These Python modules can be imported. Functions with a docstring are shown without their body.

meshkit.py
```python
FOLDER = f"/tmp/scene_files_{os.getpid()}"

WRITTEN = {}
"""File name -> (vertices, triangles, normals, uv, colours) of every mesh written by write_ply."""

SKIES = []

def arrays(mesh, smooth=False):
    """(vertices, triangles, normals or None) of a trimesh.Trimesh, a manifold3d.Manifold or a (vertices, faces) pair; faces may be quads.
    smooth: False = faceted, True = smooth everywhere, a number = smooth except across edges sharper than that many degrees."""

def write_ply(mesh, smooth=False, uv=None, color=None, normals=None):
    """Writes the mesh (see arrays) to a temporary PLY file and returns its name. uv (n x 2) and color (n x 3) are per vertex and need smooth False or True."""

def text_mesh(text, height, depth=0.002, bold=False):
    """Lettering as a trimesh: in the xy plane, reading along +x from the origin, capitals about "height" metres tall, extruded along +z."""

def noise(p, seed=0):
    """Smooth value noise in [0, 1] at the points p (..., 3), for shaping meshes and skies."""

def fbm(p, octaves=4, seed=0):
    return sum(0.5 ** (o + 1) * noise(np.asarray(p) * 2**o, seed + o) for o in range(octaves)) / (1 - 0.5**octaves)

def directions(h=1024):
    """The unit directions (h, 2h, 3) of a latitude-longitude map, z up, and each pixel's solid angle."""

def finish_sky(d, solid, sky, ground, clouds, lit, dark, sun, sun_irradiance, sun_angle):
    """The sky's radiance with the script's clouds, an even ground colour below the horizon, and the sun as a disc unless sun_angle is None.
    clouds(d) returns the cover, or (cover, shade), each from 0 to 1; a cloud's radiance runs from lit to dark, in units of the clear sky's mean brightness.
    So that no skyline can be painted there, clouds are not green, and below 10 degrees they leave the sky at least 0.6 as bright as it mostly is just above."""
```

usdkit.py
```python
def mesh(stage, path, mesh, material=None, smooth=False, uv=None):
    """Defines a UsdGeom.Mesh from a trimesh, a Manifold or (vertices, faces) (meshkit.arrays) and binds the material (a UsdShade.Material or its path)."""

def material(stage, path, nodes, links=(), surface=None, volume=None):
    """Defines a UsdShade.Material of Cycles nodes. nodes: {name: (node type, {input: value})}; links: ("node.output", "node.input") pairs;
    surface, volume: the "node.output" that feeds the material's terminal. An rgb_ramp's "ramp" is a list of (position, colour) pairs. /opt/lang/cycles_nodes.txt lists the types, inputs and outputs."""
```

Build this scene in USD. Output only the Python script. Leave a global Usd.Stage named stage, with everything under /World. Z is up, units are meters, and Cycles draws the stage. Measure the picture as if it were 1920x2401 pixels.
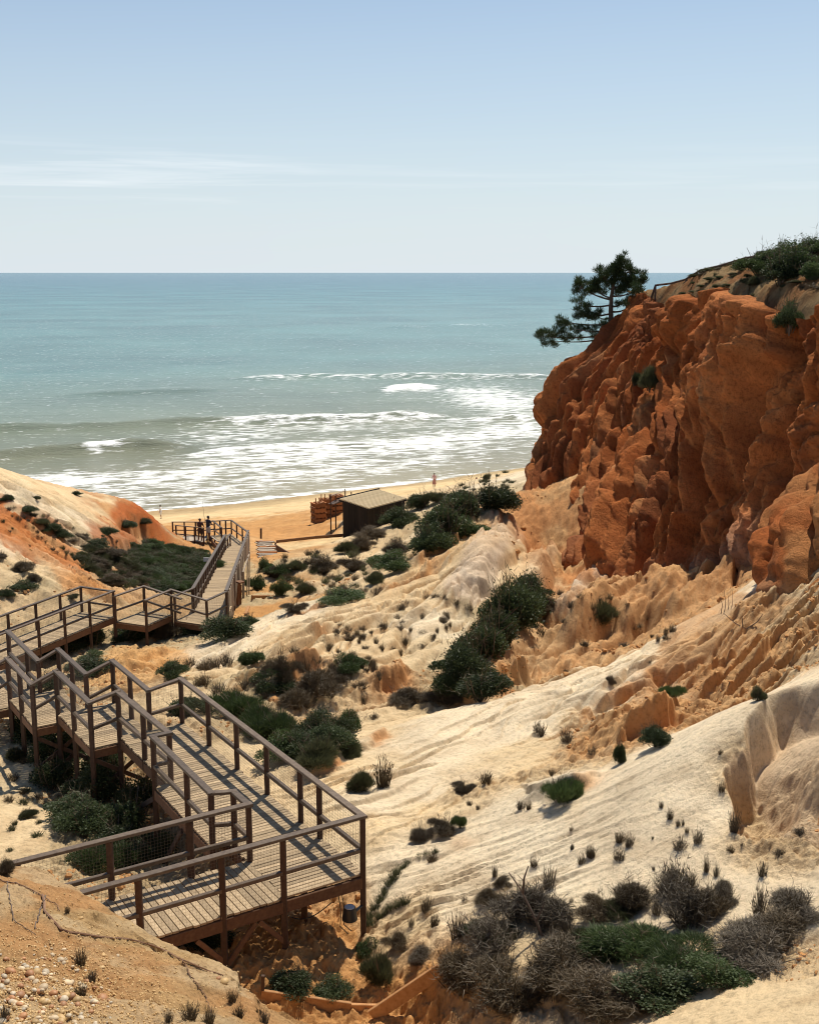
import math, random
import numpy as np, trimesh
from scipy.interpolate import RBFInterpolator, RectBivariateSpline
from scipy.spatial import cKDTree
from scipy.ndimage import map_coordinates, gaussian_filter
import usdkit
from pxr import Usd, UsdGeom, UsdLux, UsdShade, Gf, Sdf, Vt

stage = Usd.Stage.CreateInMemory()
UsdGeom.SetStageUpAxis(stage, UsdGeom.Tokens.z)
UsdGeom.SetStageMetersPerUnit(stage, 1.0)
UsdGeom.Xform.Define(stage, '/World')
UsdGeom.Scope.Define(stage, '/World/Looks')

# ------------------------------------------------------------------ camera, sky, sun, exposure
EYE, FPX, PITCH = 27.0, 2800.0, math.radians(11.359)
SUN_AZ, SUN_EL = math.radians(22.5), math.radians(61.5)
SKY_STRENGTH, SUN_INTENSITY, EXPOSURE = 0.078, 1.10, 0.38
cam = UsdGeom.Camera.Define(stage, '/World/camera')
cam.AddTranslateOp().Set(Gf.Vec3d(0, 0, EYE))
cam.AddRotateXOp().Set(90 - math.degrees(PITCH))
cam.CreateHorizontalApertureAttr(24.0)
cam.CreateVerticalApertureAttr(24.0 * 1024 / 818)
cam.CreateFocalLengthAttr(24.0 * FPX / 1920)
cam.CreateClippingRangeAttr(Gf.Vec2f(0.1, 200000))
cam.CreateExposureAttr(EXPOSURE)
SUN = np.array([math.sin(SUN_AZ) * math.cos(SUN_EL), math.cos(SUN_AZ) * math.cos(SUN_EL), math.sin(SUN_EL)])
sun = UsdLux.DistantLight.Define(stage, '/World/sun')
sun.CreateIntensityAttr(SUN_INTENSITY)
sun.CreateAngleAttr(0.5)
sun.CreateNormalizeAttr(True) if hasattr(sun, 'CreateNormalizeAttr') else None
sun.CreateColorAttr(Gf.Vec3f(1.0, 0.91, 0.77))
sun.AddRotateZOp().Set(-math.degrees(SUN_AZ))
sun.AddRotateXOp().Set(-(90 - math.degrees(SUN_EL)))
dome = UsdLux.DomeLight.Define(stage, '/World/sky')
dome.GetPrim().SetCustomDataByKey('kind', 'structure')
skymat = usdkit.material(stage, '/World/Looks/sky_air', {
    'tc': ('texture_coordinate', {}),
    'sky': ('sky_texture', {'sky_type': 'single_scattering', 'sun_disc': False, 'sun_elevation': SUN_EL, 'sun_rotation': SUN_AZ,
                            'altitude': 0.0, 'air_density': 1.0, 'aerosol_density': 0.9, 'ozone_density': 1.6}),
    'sep': ('separate_xyz', {}), 'tint': ('mix', {'mix_type': 'multiply', 'fac': 1.0, 'color2': (0.74, 0.88, 0.97)}),
    'map': ('mapping', {'scale': (1.9, 1.9, 46.0), 'location': (3.1, 0.4, 0.0)}),
    'n': ('noise_texture', {'scale': 1.7, 'detail': 6.0, 'roughness': 0.6, 'distortion': 0.4}),
    'nr': ('rgb_ramp', {'ramp': [(0.0, (0, 0, 0)), (0.47, (0, 0, 0)), (0.66, (1, 1, 1)), (1.0, (1, 1, 1))]}),
    'band': ('rgb_ramp', {'ramp': [(0.0, (0, 0, 0)), (0.045, (0, 0, 0)), (0.066, (1, 1, 1)), (0.082, (1, 1, 1)), (0.105, (0, 0, 0)), (1.0, (0, 0, 0))]}),
    'mul': ('math', {'math_type': 'multiply'}), 'west': ('map_range', {'range_type': 'smoothstep', 'from_min': -0.05, 'from_max': -0.16, 'to_min': 0.25, 'to_max': 0.75, 'clamp': True}), 'mul3': ('math', {'math_type': 'multiply', 'use_clamp': True}),
    'mul2': ('math', {'math_type': 'multiply', 'value2': 0.45}),
    'cl': ('mix', {'mix_type': 'screen', 'color2': (0.9, 0.9, 0.9)}),
    'bri': ('mix', {'mix_type': 'mix', 'color2': (10.8, 11.0, 11.2)}),
    'haze': ('rgb_ramp', {'ramp': [(0.0, (0.85, 0.85, 0.85)), (0.05, (0.70, 0.70, 0.70)), (0.12, (0.48, 0.48, 0.48)), (0.22, (0.25, 0.25, 0.25)), (0.42, (0.0, 0.0, 0.0)), (1.0, (0, 0, 0))]}),
    'hz': ('mix', {'mix_type': 'mix', 'color2': (7.9, 8.7, 9.3)}),
    'bg': ('background_shader', {'strength': SKY_STRENGTH}),
}, [('tc.generated', 'sep.vector'), ('tc.generated', 'map.vector'), ('map.vector', 'n.vector'), ('n.fac', 'nr.fac'), ('sep.z', 'band.fac'),
    ('nr.color', 'mul.value1'), ('band.color', 'mul.value2'), ('mul.value', 'mul3.value1'), ('sep.x', 'west.value'), ('west.result', 'mul3.value2'), ('mul3.value', 'mul2.value1'),
    ('sep.z', 'haze.fac'), ('haze.color', 'hz.fac'), ('sky.color', 'tint.color1'), ('tint.color', 'hz.color1'),
    ('mul2.value', 'bri.fac'), ('hz.color', 'bri.color1'), ('bri.color', 'bg.color')], surface='bg.background')
UsdShade.MaterialBindingAPI.Apply(dome.GetPrim()).Bind(skymat)

# ------------------------------------------------------------------ helpers
CP, SP = math.cos(PITCH), math.sin(PITCH)
def ray(x, y):
    u = (x - 960) / FPX; v = (1200.5 - y) / FPX
    return np.array([u, CP + v * SP, -SP + v * CP])
def at_y(x, y, Y):
    r = ray(x, y); return np.array([0, 0, EYE]) + r * (Y / r[1])
def at_z(x, y, z):
    r = ray(x, y); return np.array([0, 0, EYE]) + r * ((z - EYE) / r[2])
def to_px(P):
    P = np.asarray(P, float); dx, dy, dz = P[..., 0], P[..., 1], P[..., 2] - EYE
    d = dy * CP - dz * SP; v = (dy * SP + dz * CP) / d
    return 960 + FPX * dx / d, 1200.5 - FPX * v

used = {}
def uniq(path):
    n = used.get(path, 0); used[path] = n + 1
    return path if n == 0 else f'{path}_{n:03d}'
def tag(prim, label=None, cat=None, group=None, kind=None):
    for k, v in (('label', label), ('category', cat), ('group', group), ('kind', kind)):
        if v: prim.SetCustomDataByKey(k, v)
    return prim
def obj(name, mesh, mat, parent='/World', smooth=False, colors=None):
    m = usdkit.mesh(stage, uniq(f'{parent}/{name}'), mesh, mat, smooth=smooth)
    if colors is not None:
        UsdGeom.PrimvarsAPI(m).CreatePrimvar('tint', Sdf.ValueTypeNames.Color3fArray, 'vertex').Set(Vt.Vec3fArray.FromNumpy(np.asarray(colors, np.float32)))
    return m.GetPrim()
def thing(name, label, cat, group=None, loc=None, rz=0, sc=None):
    p = uniq(f'/World/{name}')
    x = UsdGeom.Xform.Define(stage, p)
    if loc is not None: x.AddTranslateOp().Set(Gf.Vec3d(*map(float, loc)))
    if rz: x.AddRotateZOp().Set(float(rz))
    if sc is not None: x.AddScaleOp().Set(Gf.Vec3f(*map(float, sc if np.ndim(sc) else (sc,) * 3)))
    tag(x.GetPrim(), label, cat, group)
    return p
TAB = np.random.default_rng(5).random((256, 256)).astype(np.float32)
def vn(x, y, seed=0):
    x = np.asarray(x, float); y = np.asarray(y, float)
    xi = np.floor(x).astype(np.int64); yi = np.floor(y).astype(np.int64)
    fx = x - xi; fy = y - yi
    fx = fx * fx * fx * (fx * (fx * 6 - 15) + 10); fy = fy * fy * fy * (fy * (fy * 6 - 15) + 10)
    a = (xi + seed * 37) & 255; b = (yi + seed * 91) & 255; a1 = (a + 1) & 255; b1 = (b + 1) & 255
    return (TAB[a, b] * (1 - fx) + TAB[a1, b] * fx) * (1 - fy) + (TAB[a, b1] * (1 - fx) + TAB[a1, b1] * fx) * fy
def fb(x, y, o=4, seed=0, g=0.5):
    s = 0; n = 0
    c, sn = math.cos(0.6), math.sin(0.6)
    for k in range(o):
        s = s + g ** k * vn(x, y, seed + k * 3); n += g ** k
        x, y = (x * c - y * sn) * 2.03 + 7.3, (x * sn + y * c) * 2.03 + 3.1
    return s / n
def worley(x, y, seed=0, jit=0.9):
    """(F1, F2 - F1, a random number per cell)"""
    xi = np.floor(x).astype(np.int64); yi = np.floor(y).astype(np.int64)
    f1 = np.full(x.shape, 9.0); f2 = np.full(x.shape, 9.0); idr = np.zeros(x.shape)
    for i in (-1, 0, 1):
        for j in (-1, 0, 1):
            a = (xi + i + seed * 31) & 255; b = (yi + j + seed * 57) & 255
            px = xi + i + 0.5 + jit * (TAB[a, b] - 0.5); py = yi + j + 0.5 + jit * (TAB[b, (a + 77) & 255] - 0.5)
            d = np.hypot(x - px, y - py); nearer = d < f1
            f2 = np.where(nearer, f1, np.minimum(f2, d)); idr = np.where(nearer, TAB[(a + 13) & 255, (b + 191) & 255], idr); f1 = np.where(nearer, d, f1)
    return f1, f2 - f1, idr
def sst(x, a, b):
    t = np.clip((x - a) / (b - a), 0, 1); return t * t * (3 - 2 * t)
def grid_faces(nr, nc):
    i = np.arange(nr * nc).reshape(nr, nc)
    a, b, c, d = i[:-1, :-1].ravel(), i[:-1, 1:].ravel(), i[1:, 1:].ravel(), i[1:, :-1].ravel()
    return np.vstack([np.stack([a, b, c], 1), np.stack([a, c, d], 1)])

# ------------------------------------------------------------------ materials of the ground
PAL = dict(W=(.69, .57, .395), S=(.62, .475, .285), T=(.53, .39, .225), O=(.48, .285, .13), R=(.40, .125, .035), B=(.60, .44, .235), D=(.45, .235, .085), G=(.40, .31, .18))
ROUGH = dict(W=.22, S=.45, T=1.0, O=1.1, R=.9, B=.12, D=.5, G=1.0)
def ground_mat(name, speck=0.16, bump=0.05, scale=1.0):
    return usdkit.material(stage, f'/World/Looks/{name}', {
        'a': ('attribute', {'attribute': 'tint'}), 'g': ('geometry', {}),
        'n1': ('noise_texture', {'scale': 1.3 * scale, 'detail': 7.0, 'roughness': 0.62}),
        'n2': ('noise_texture', {'scale': 11.0 * scale, 'detail': 6.0, 'roughness': 0.7}),
        'n3': ('noise_texture', {'scale': 42.0 * scale, 'detail': 4.0, 'roughness': 0.7}),
        'r1': ('rgb_ramp', {'ramp': [(0.3, (0.78, 0.74, 0.70)), (0.52, (1, 1, 1)), (0.75, (1.10, 1.08, 1.05))]}),
        'r2': ('rgb_ramp', {'ramp': [(0.30, (1 - 2.2 * speck,) * 3), (0.5, (1, 1, 1)), (0.72, (1 + speck * .5,) * 3)]}),
        'm1': ('mix', {'mix_type': 'multiply', 'fac': 1.0}), 'm2': ('mix', {'mix_type': 'multiply', 'fac': 1.0}),
        'h': ('math', {'math_type': 'multiply_add', 'value2': 0.5}),
        'b': ('bump', {'strength': 0.75, 'distance': bump}),
        'p': ('principled_bsdf', {'roughness': 0.95, 'specular_ior_level': 0.12}),
    }, [('g.position', 'n1.vector'), ('g.position', 'n2.vector'), ('g.position', 'n3.vector'), ('n1.fac', 'r1.fac'), ('n2.fac', 'r2.fac'),
        ('a.color', 'm1.color1'), ('r1.color', 'm1.color2'), ('m1.color', 'm2.color1'), ('r2.color', 'm2.color2'), ('m2.color', 'p.base_color'),
        ('n3.fac', 'h.value1'), ('n2.fac', 'h.value3'), ('h.value', 'b.height'), ('b.normal', 'p.normal')], surface='p.BSDF')
M_GROUND = ground_mat('eroded_sand', .16, .06)
M_CLIFF = ground_mat('red_cliff_clay', 0.22, 0.30, 0.6)
M_BEACH = ground_mat('beach_sand', 0.10, 0.04, 0.8)
M_BANK = ground_mat('bank_soil', 0.22, 0.03, 2.6)

# ------------------------------------------------------------------ terrain: control points (image x, image y, distance ahead, colour)
CTRL = [
 # nearest white spur: face, crest
 (900,2350,16.8,'O'),(1000,2380,16.2,'O'),(1300,2350,15.0,'T'),(1500,2390,14.0,'S'),(1700,2370,13.0,'S'),(1900,2390,12.0,'S'),
 (846,2209,18.4,'T'),(700,2215,18.0,'O'),(760,2160,19.2,'O'),(600,2300,16.9,'O'),(560,2200,18.2,'O'),(950,2150,18.4,'S'),(1100,2100,18.5,'W'),(1300,2000,18.9,'W'),(1600,1900,18.7,'W'),(1500,2100,17.0,'W'),
 (1700,2100,16.5,'W'),(1900,2100,15.6,'W'),(1300,2180,16.7,'S'),(1650,2230,15.2,'S'),(1900,2230,14.2,'T'),(900,2000,20.5,'W'),(1000,1960,21.0,'W'),(1250,1890,20.7,'W'),
 (1400,1845,20.6,'W'),(1540,1770,20.6,'W'),(1690,1690,20.6,'W'),(1850,1612,21.0,'W'),(1925,1590,21.0,'W'),(1060,2250,16.6,'O'),
 (1900,1905,18.35,'T'),(1905,1690,19.1,'T'),(1850,1940,17.9,'T'),(1810,1690,19.9,'W'),(1740,1850,18.9,'W'),(1850,1800,19.3,'T'),(1790,1800,19.25,'T'),
 # gully behind it
 (1000,1915,22.2,'S'),(1120,1850,23.0,'T'),(1300,1800,23.5,'T'),(1450,1745,24.6,'O'),(1620,1690,25.3,'O'),(1600,1640,26.6,'O'),(1480,1640,26.8,'T'),(1750,1600,26.0,'O'),(1900,1530,25.0,'T'),
 (1900,1450,29.0,'T'),(1820,1500,28.0,'O'),(1700,1560,28.0,'O'),(1380,1690,26.8,'T'),(1250,1760,25.0,'S'),
 # second white spur
 (1770,1370,34.0,'W'),(1650,1440,32.5,'W'),(1480,1540,31.0,'W'),(1300,1600,30.0,'W'),(1130,1640,29.6,'W'),(1030,1672,29.0,'W'),(970,1735,27.0,'W'),(950,1790,25.4,'W'),
 (1200,1720,26.9,'W'),(1350,1640,28.2,'W'),(1000,1840,23.8,'W'),(900,1880,23.0,'W'),(800,1830,24.0,'S'),(760,1930,22.0,'S'),(870,1780,25.6,'S'),(1550,1560,29.4,'W'),(1650,1500,30.3,'S'),(1760,1430,31.0,'T'),
 (850,1930,21.5,'S'),(690,1760,26.4,'S'),(640,1850,24.2,'S'),(520,1930,22.2,'O'),
 # gully with dark bushes behind the second spur
 (1300,1560,37.0,'O'),(1420,1500,41.5,'O'),(1560,1440,42.5,'O'),(1690,1390,42.0,'O'),(1100,1590,34.8,'G'),(1000,1640,32.8,'G'),(900,1685,30.4,'S'),(800,1730,28.0,'S'),
 (1300,1450,45.0,'T'),(1180,1500,39.8,'G'),(1420,1400,47.0,'T'),(1550,1390,45.2,'O'),
 # third spur under the cliff
 (1213,1160,60.0,'O'),(1160,1195,56.0,'T'),(1100,1235,53.5,'T'),(1030,1285,51.0,'T'),(960,1330,48.5,'S'),(830,1385,46.0,'S'),(700,1420,44.0,'W'),(1262,1312,56.0,'O'),(1400,1412,49.2,'O'),(1530,1430,46.2,'O'),(1720,1352,43.6,'O'),(560,1490,40.0,'W'),(480,1530,38.5,'W'),(400,1575,36.4,'S'),
 (1150,1300,48.5,'S'),(1220,1300,51.0,'T'),(1100,1400,43.2,'S'),(1000,1450,40.4,'W'),(900,1500,37.4,'S'),(700,1550,34.6,'S'),(600,1600,32.2,'G'),(600,1700,28.8,'G'),(760,1640,31.0,'T'),
 (850,1590,32.8,'T'),(1050,1340,46.5,'S'),(900,1420,42.6,'S'),(750,1470,39.0,'S'),(620,1540,36.4,'S'),(500,1640,30.5,'S'),(420,1680,28.2,'T'),(1240,1380,48.0,'S'),(1330,1350,52.0,'O'),
 # valley floor under and beside the stairs
 (374,2005,21.8,'G'),(294,1862,24.2,'O'),(226,1848,25.6,'G'),(50,1800,26.2,'S'),(60,1900,23.5,'S'),(200,1950,21.6,'G'),(20,1960,21.5,'S'),(300,1600,32.2,'T'),(250,1560,35.6,'O'),(200,1590,35.0,'G'),(80,1640,33.2,'G'),
 (410,1550,38.4,'O'),(350,1550,39.5,'O'),(250,1541,41.6,'G'),(160,1550,43.0,'G'),(480,1500,43.6,'G'),(560,1455,47.0,'G'),(350,1505,45.5,'G'),(40,1560,42.6,'G'),
 # path and dunes toward the beach
 (650,1440,52.5,'D'),(640,1380,60.5,'D'),(600,1300,76.0,'D'),(700,1290,81.5,'B'),(803,1268,85.5,'B'),(750,1240,93.0,'D'),(850,1330,61.5,'G'),(750,1385,56.4,'T'),(700,1335,63.0,'T'),
 (1000,1220,76.0,'G'),(900,1235,78.0,'S'),(1100,1170,82.0,'G'),(1200,1118,88.0,'W'),(1130,1122,96.0,'S'),(1000,1152,101.0,'S'),(900,1185,96.0,'T'),(850,1250,83.0,'G'),(950,1280,66.0,'S'),(900,1320,60.0,'W'),
 (560,1400,57.0,'G'),(500,1330,66.0,'G'),(430,1300,71.0,'G'),(350,1360,60.5,'G'),(440,1275,79.5,'G'),
 (500,1250,88.0,'D'),(650,1230,100.0,'D'),(500,1205,117.0,'B'),(600,1195,122.0,'B'),(750,1185,125.0,'B'),(880,1160,135.0,'B'),
 # hill on the left
 (0,1372,48.0,'T'),(60,1350,49.0,'G'),(0,1305,50.5,'S'),(0,1262,52.0,'W'),(140,1325,51.5,'S'),(230,1372,51.5,'O'),(0,1212,56.0,'R'),(60,1250,55.5,'O'),(130,1300,54.6,'O'),(200,1345,54.0,'T'),(0,1165,59.0,'S'),
 (100,1195,60.0,'W'),(0,1120,62.5,'S'),(60,1137,65.0,'S'),(150,1152,70.0,'S'),(200,1245,61.5,'W'),(210,1163,74.0,'S'),(280,1167,76.5,'O'),(330,1187,77.5,'R'),(345,1205,76.5,'R'),(340,1230,74.0,'R'),(375,1250,76.0,'R'),(20,1230,54.8,'R'),(45,1262,54.0,'R'),(95,1283,54.2,'R'),(150,1312,53.8,'R'),(15,1195,57.4,'R'),(365,1222,77.5,'R'),(388,1255,77.2,'R'),(412,1283,77.0,'R'),
 (290,1215,71.5,'O'),(220,1205,67.0,'S'),(300,1245,69.0,'R'),(300,1320,60.0,'T'),(360,1255,74.5,'O'),(350,1290,68.5,'G'),(150,1230,60.5,'G'),(100,1340,52.0,'T'),(320,1190,75.4,'R'),
]
RAW = [ # (x, y, height, colour) of places that the picture does not show
 (-34,44,15.8,'T'),(-36,60,20,'S'),(-45,80,16,'S'),(-32,84,10.5,'S'),(-24,86,8.2,'D'),(-38,97,6.0,'B'),(-60,105,4.0,'B'),(-20,97,6.2,'D'),(-26,33,17.0,'S'),(-16,22,17.5,'S'),(-18,28,16.3,'S'),(-14,15,19.0,'S'),(-8,13,17.6,'S'),
 (-3,13.5,16.4,'O'),(-5,10,18,'O'),(2,11,18.5,'S'),(7,10,20,'S'),(12,16,21.5,'W'),(14,22,22.5,'W'),(15,28,22.5,'O'),(17,35,24,'O'),(21,44,24,'O'),(22,60,22,'O'),(24,75,18,'O'),(30,90,15,'S'),(14,84,14.5,'W'),(20,100,11,'S'),(30,115,8,'S'),
 (16,118,6.5,'S'),(10,52,16.4,'O'),(14,46,17.5,'O'),(11.5,58,18,'O'),(14,70,16,'O'),(45,130,6,'B'),(60,150,5,'B'),
 (-60,118,0.3,'B'),(-28.7,135.8,0,'B'),(-13.6,144.4,0,'B'),(2.2,154.4,0,'B'),(7.5,159.5,0,'B'),(25,173,0,'B'),(60,195,0,'B'),(-50,150,-2.5,'B'),(-20,162,-2.5,'B'),(10,182,-2.5,'B'),(50,215,-2.5,'B'),(-90,130,-2.5,'B'),
 (-22,128,1.0,'B'),(-8,132,1.6,'B'),(6,138,2.3,'B'),(20,150,2.2,'B'),
]
pts, cols, rgh = [], [], []
for x, y, Y, c in CTRL:
    pts.append(at_y(x, y, Y)); cols.append(PAL[c]); rgh.append(ROUGH[c])
for x, y, z, c in RAW:
    pts.append((x, y, z)); cols.append(PAL[c]); rgh.append(ROUGH[c])
pts = np.array(pts); cols = np.array(cols); rgh = np.array(rgh)
def polar(x, y): return np.stack([np.arctan2(x, y), np.log(np.hypot(x, y))], -1)
PQ = polar(pts[:, 0], pts[:, 1])
_, keep = np.unique(np.round(PQ, 5), axis=0, return_index=True)
rbf = RBFInterpolator(PQ[keep], pts[keep, 2], kernel='thin_plate_spline', smoothing=0.0003)
def spaced(*seg):
    out = [np.log(seg[0][0])]
    for r0, r1, st in seg: out += list(np.linspace(math.log(r0), math.log(r1), int(math.log(r1 / r0) / st) + 1)[1:])
    return np.array(out)
NTH = 800; TH = np.linspace(math.radians(-26), math.radians(26), NTH); LR = spaced((10.2, 15, .005), (15, 36, .0017), (36, 70, .0028), (70, 235, .006)); NR = len(LR)
tc_, rc_ = np.linspace(TH[0], TH[-1], 150), np.linspace(LR[0], LR[-1], 200)
cg = np.stack(np.meshgrid(tc_, rc_, indexing='ij'), -1).reshape(-1, 2)
coarse = rbf(cg).reshape(150, 200)
H0 = RectBivariateSpline(tc_, rc_, coarse, kx=3, ky=3)(TH, LR)          # (NTH, NR)
TT, LL = np.meshgrid(TH, LR, indexing='ij'); RR = np.exp(LL)
GX, GY = RR * np.sin(TT), RR * np.cos(TT)
# colour and roughness: nearest control points, borders broken up by noise
warp = 0.035
q = np.stack([TT + warp * (fb(GX * .5, GY * .5, 4, 1) - .5) * 2.2, LL + warp * (fb(GX * .5, GY * .5, 4, 9) - .5) * 3.2], -1).reshape(-1, 2)
dd, ii = cKDTree(PQ).query(q, k=6)
w = 1 / (dd + 0.004) ** 4; w /= w.sum(1, keepdims=True)
TC = (cols[ii] * w[..., None]).sum(1).reshape(NTH, NR, 3); TR = (rgh[ii] * w).sum(1).reshape(NTH, NR)
# relief: lumps everywhere, erosion rills along given directions
def seg_mask(a, b, rad):
    a, b = np.asarray(a[:2]), np.asarray(b[:2]); d = b - a; L2 = d @ d
    t = np.clip(((GX - a[0]) * d[0] + (GY - a[1]) * d[1]) / L2, 0, 1)
    return np.exp(-(np.hypot(GX - a[0] - t * d[0], GY - a[1] - t * d[1]) / rad) ** 2)
def rills(a, b, rad, amp, wl, seed, sharp=3.0, stretch=7.0, bend=1.0, dens=0.55):
    """grooves running from a to b"""
    d = (np.asarray(b) - np.asarray(a))[:2]; d = d / np.linalg.norm(d)
    al = GX * d[0] + GY * d[1]; ac = -GX * d[1] + GY * d[0]
    ac = ac + bend * wl * 2.2 * (fb(al / (wl * 6), ac / (wl * 4), 3, seed + 20) - .5)
    n = vn(al / (wl * stretch), ac / wl, seed) * .65 + vn(al / (wl * stretch * .6), ac / (wl * .45), seed + 5) * .35
    g = 1 - np.abs(2 * n - 1) * 1.6
    g = np.clip(g, 0, 1) ** sharp
    g = g * sst(vn(al / (wl * 5), ac / (wl * 2.5), seed + 11), dens - .2, dens + .15)
    return -amp * seg_mask(a, b, rad) * g
def ledges(a, b, rad, amp, wl, seed, bend=1.0, dens=.4):
    """overlapping crusts running from a to b, each ending in a thin broken edge toward the valley"""
    d = (np.asarray(b) - np.asarray(a))[:2]; d = d / np.linalg.norm(d)
    if -d[0] < 0: d = -d
    al = GX * d[0] + GY * d[1]; ac = -(-GX * d[1] + GY * d[0]) * -1.0
    ph = ac / wl + bend * 1.6 * (fb(al / (wl * 5), ac / (wl * 3), 4, seed) - .5) + .10 * (fb(al / (wl * .6), ac / (wl * .6), 3, seed + 4) - .5) + .12 * al / wl * 0
    fr = ph - np.floor(ph); row = np.floor(ph)
    on = sst(vn(al / (wl * 4.0) + row * 5.37, row * 2.71 + .5, seed + 9), dens, dens + .22) * (.5 + vn(al / (wl * 2.2) + row * 1.7, row + .5, seed + 12))
    prof = np.where(fr < .86, (fr / .86) ** 1.5, 1 - sst(fr, .86, .97))
    return amp * seg_mask(a, b, rad) * on * (prof - .4)
P = at_y
near = sst(RR, 130, 95)
DH = (fb(GX * .33, GY * .33, 4, 3) - .5) * .45 * TR + (fb(GX * 1.5, GY * 1.5, 5, 4, .62) - .5) * .26 * TR ** 1.3 + (fb(GX * 6, GY * 6, 4, 6, .65) - .5) * .25 * np.clip(TR ** 1.8, .06, 1.3) + (fb(GX * 17, GY * 17, 3, 7, .6) - .5) * .05 * np.clip(TR, .10, 1.2)
f1, e1, _ = worley(GX * 1.6 + fb(GX, GY, 3, 8), GY * 1.6 + fb(GX, GY, 3, 10), 4)
DH += (np.minimum(e1, .45) - .3) * .30 * np.clip(TR - .55, 0, 1)
DH += rills(P(1500,1560,30), P(880,1850,23.5), 2.6, .22, .55, 2, 4.5, 9, 1.8, .42)
DH += rills(P(1180,1230,50), P(640,1560,35), 5.0, .50, .80, 31, 3.2, 8, 1.2, .38)
DH += rills(P(1000,1330,46), P(520,1540,38), 3.4, .32, .6, 34, 4.0, 10, .8, .38)
DH += rills(P(1920,1460,28.5), P(1660,1640,26.5), 3.0, .75, .75, 41, 2.2, 8, 1.0, .22)
DH += rills(P(1780,1400,33.5), P(1500,1650,27.5), 2.0, .30, .7, 44, 3.0, 6, 1.2, .4)
DH += ledges(P(1500,1575,29.8), P(880,1860,23.5), 2.3, .13, .50, 301, 1.9, .42) + ledges(P(1720,1430,32.5), P(1250,1700,27), 1.8, .07, .42, 305, 1.6, .48)
DH += ledges(P(1180,1230,52), P(560,1560,36), 5.5, .20, .85, 311, 2.0, .40) + ledges(P(1000,1400,44), P(560,1520,38.5), 2.6, .14, .6, 315, 1.8, .42)
DH += ledges(P(1240,2040,18.6), P(985,2125,18.4), 1.1, .10, .22, 321, .8, .25) + ledges(P(1400,1900,19.8), P(920,2020,20.2), 1.3, .05, .4, 325, .8, .40) + ledges(P(1880,1780,19.6), P(1350,2060,18), 2.2, .016, .4, 327, 1.2, .5)
DH += ledges(P(1920,1440,29), P(1640,1640,26), 2.6, .35, .6, 331, .9, .25) + ledges(P(0,1160,60), P(320,1300,62), 6.0, .40, 1.0, 335, .9, .34) + ledges(P(0,1265,53), P(230,1375,52), 2.5, .28, .7, 337, .9, .35)
DH += rills(P(1880,1640,20.5), P(950,2000,20.5), 1.9, .07, .45, 51, 6, 10, 1.0, .58)
DH += rills(P(1240,2030,18.5), P(1000,2110,18.6), 1.2, .12, .30, 53, 4, 8, 1.4, .45)
DH += rills(P(1900,1850,18.6), P(1500,2150,16.6), 2.6, .035, .35, 56, 4, 9, 1.0, .5)
DH += rills(P(0,1140,61), P(300,1330,60), 5.5, .7, 1.1, 61, 3.0, 9, 1.1, .36)
DH += rills(P(0,1260,53), P(230,1370,52), 3.0, .5, .8, 64, 3.0, 7, 1.1, .36)
DH += rills(P(200,1180,72), P(400,1270,76), 5, .35, 1.2, 66, 3, 6, 1.1, .45)
DH += rills(P(1420,1400,42), P(1050,1620,32), 3.0, .5, 1.0, 71, 2.5, 5, 1.3, .35)
DH += rills(P(900,1180,92), P(700,1400,56), 6, .3, 1.3, 74, 3, 5, 1.2, .5)
RED = np.zeros_like(GX); PALE = np.zeros_like(GX)
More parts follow.
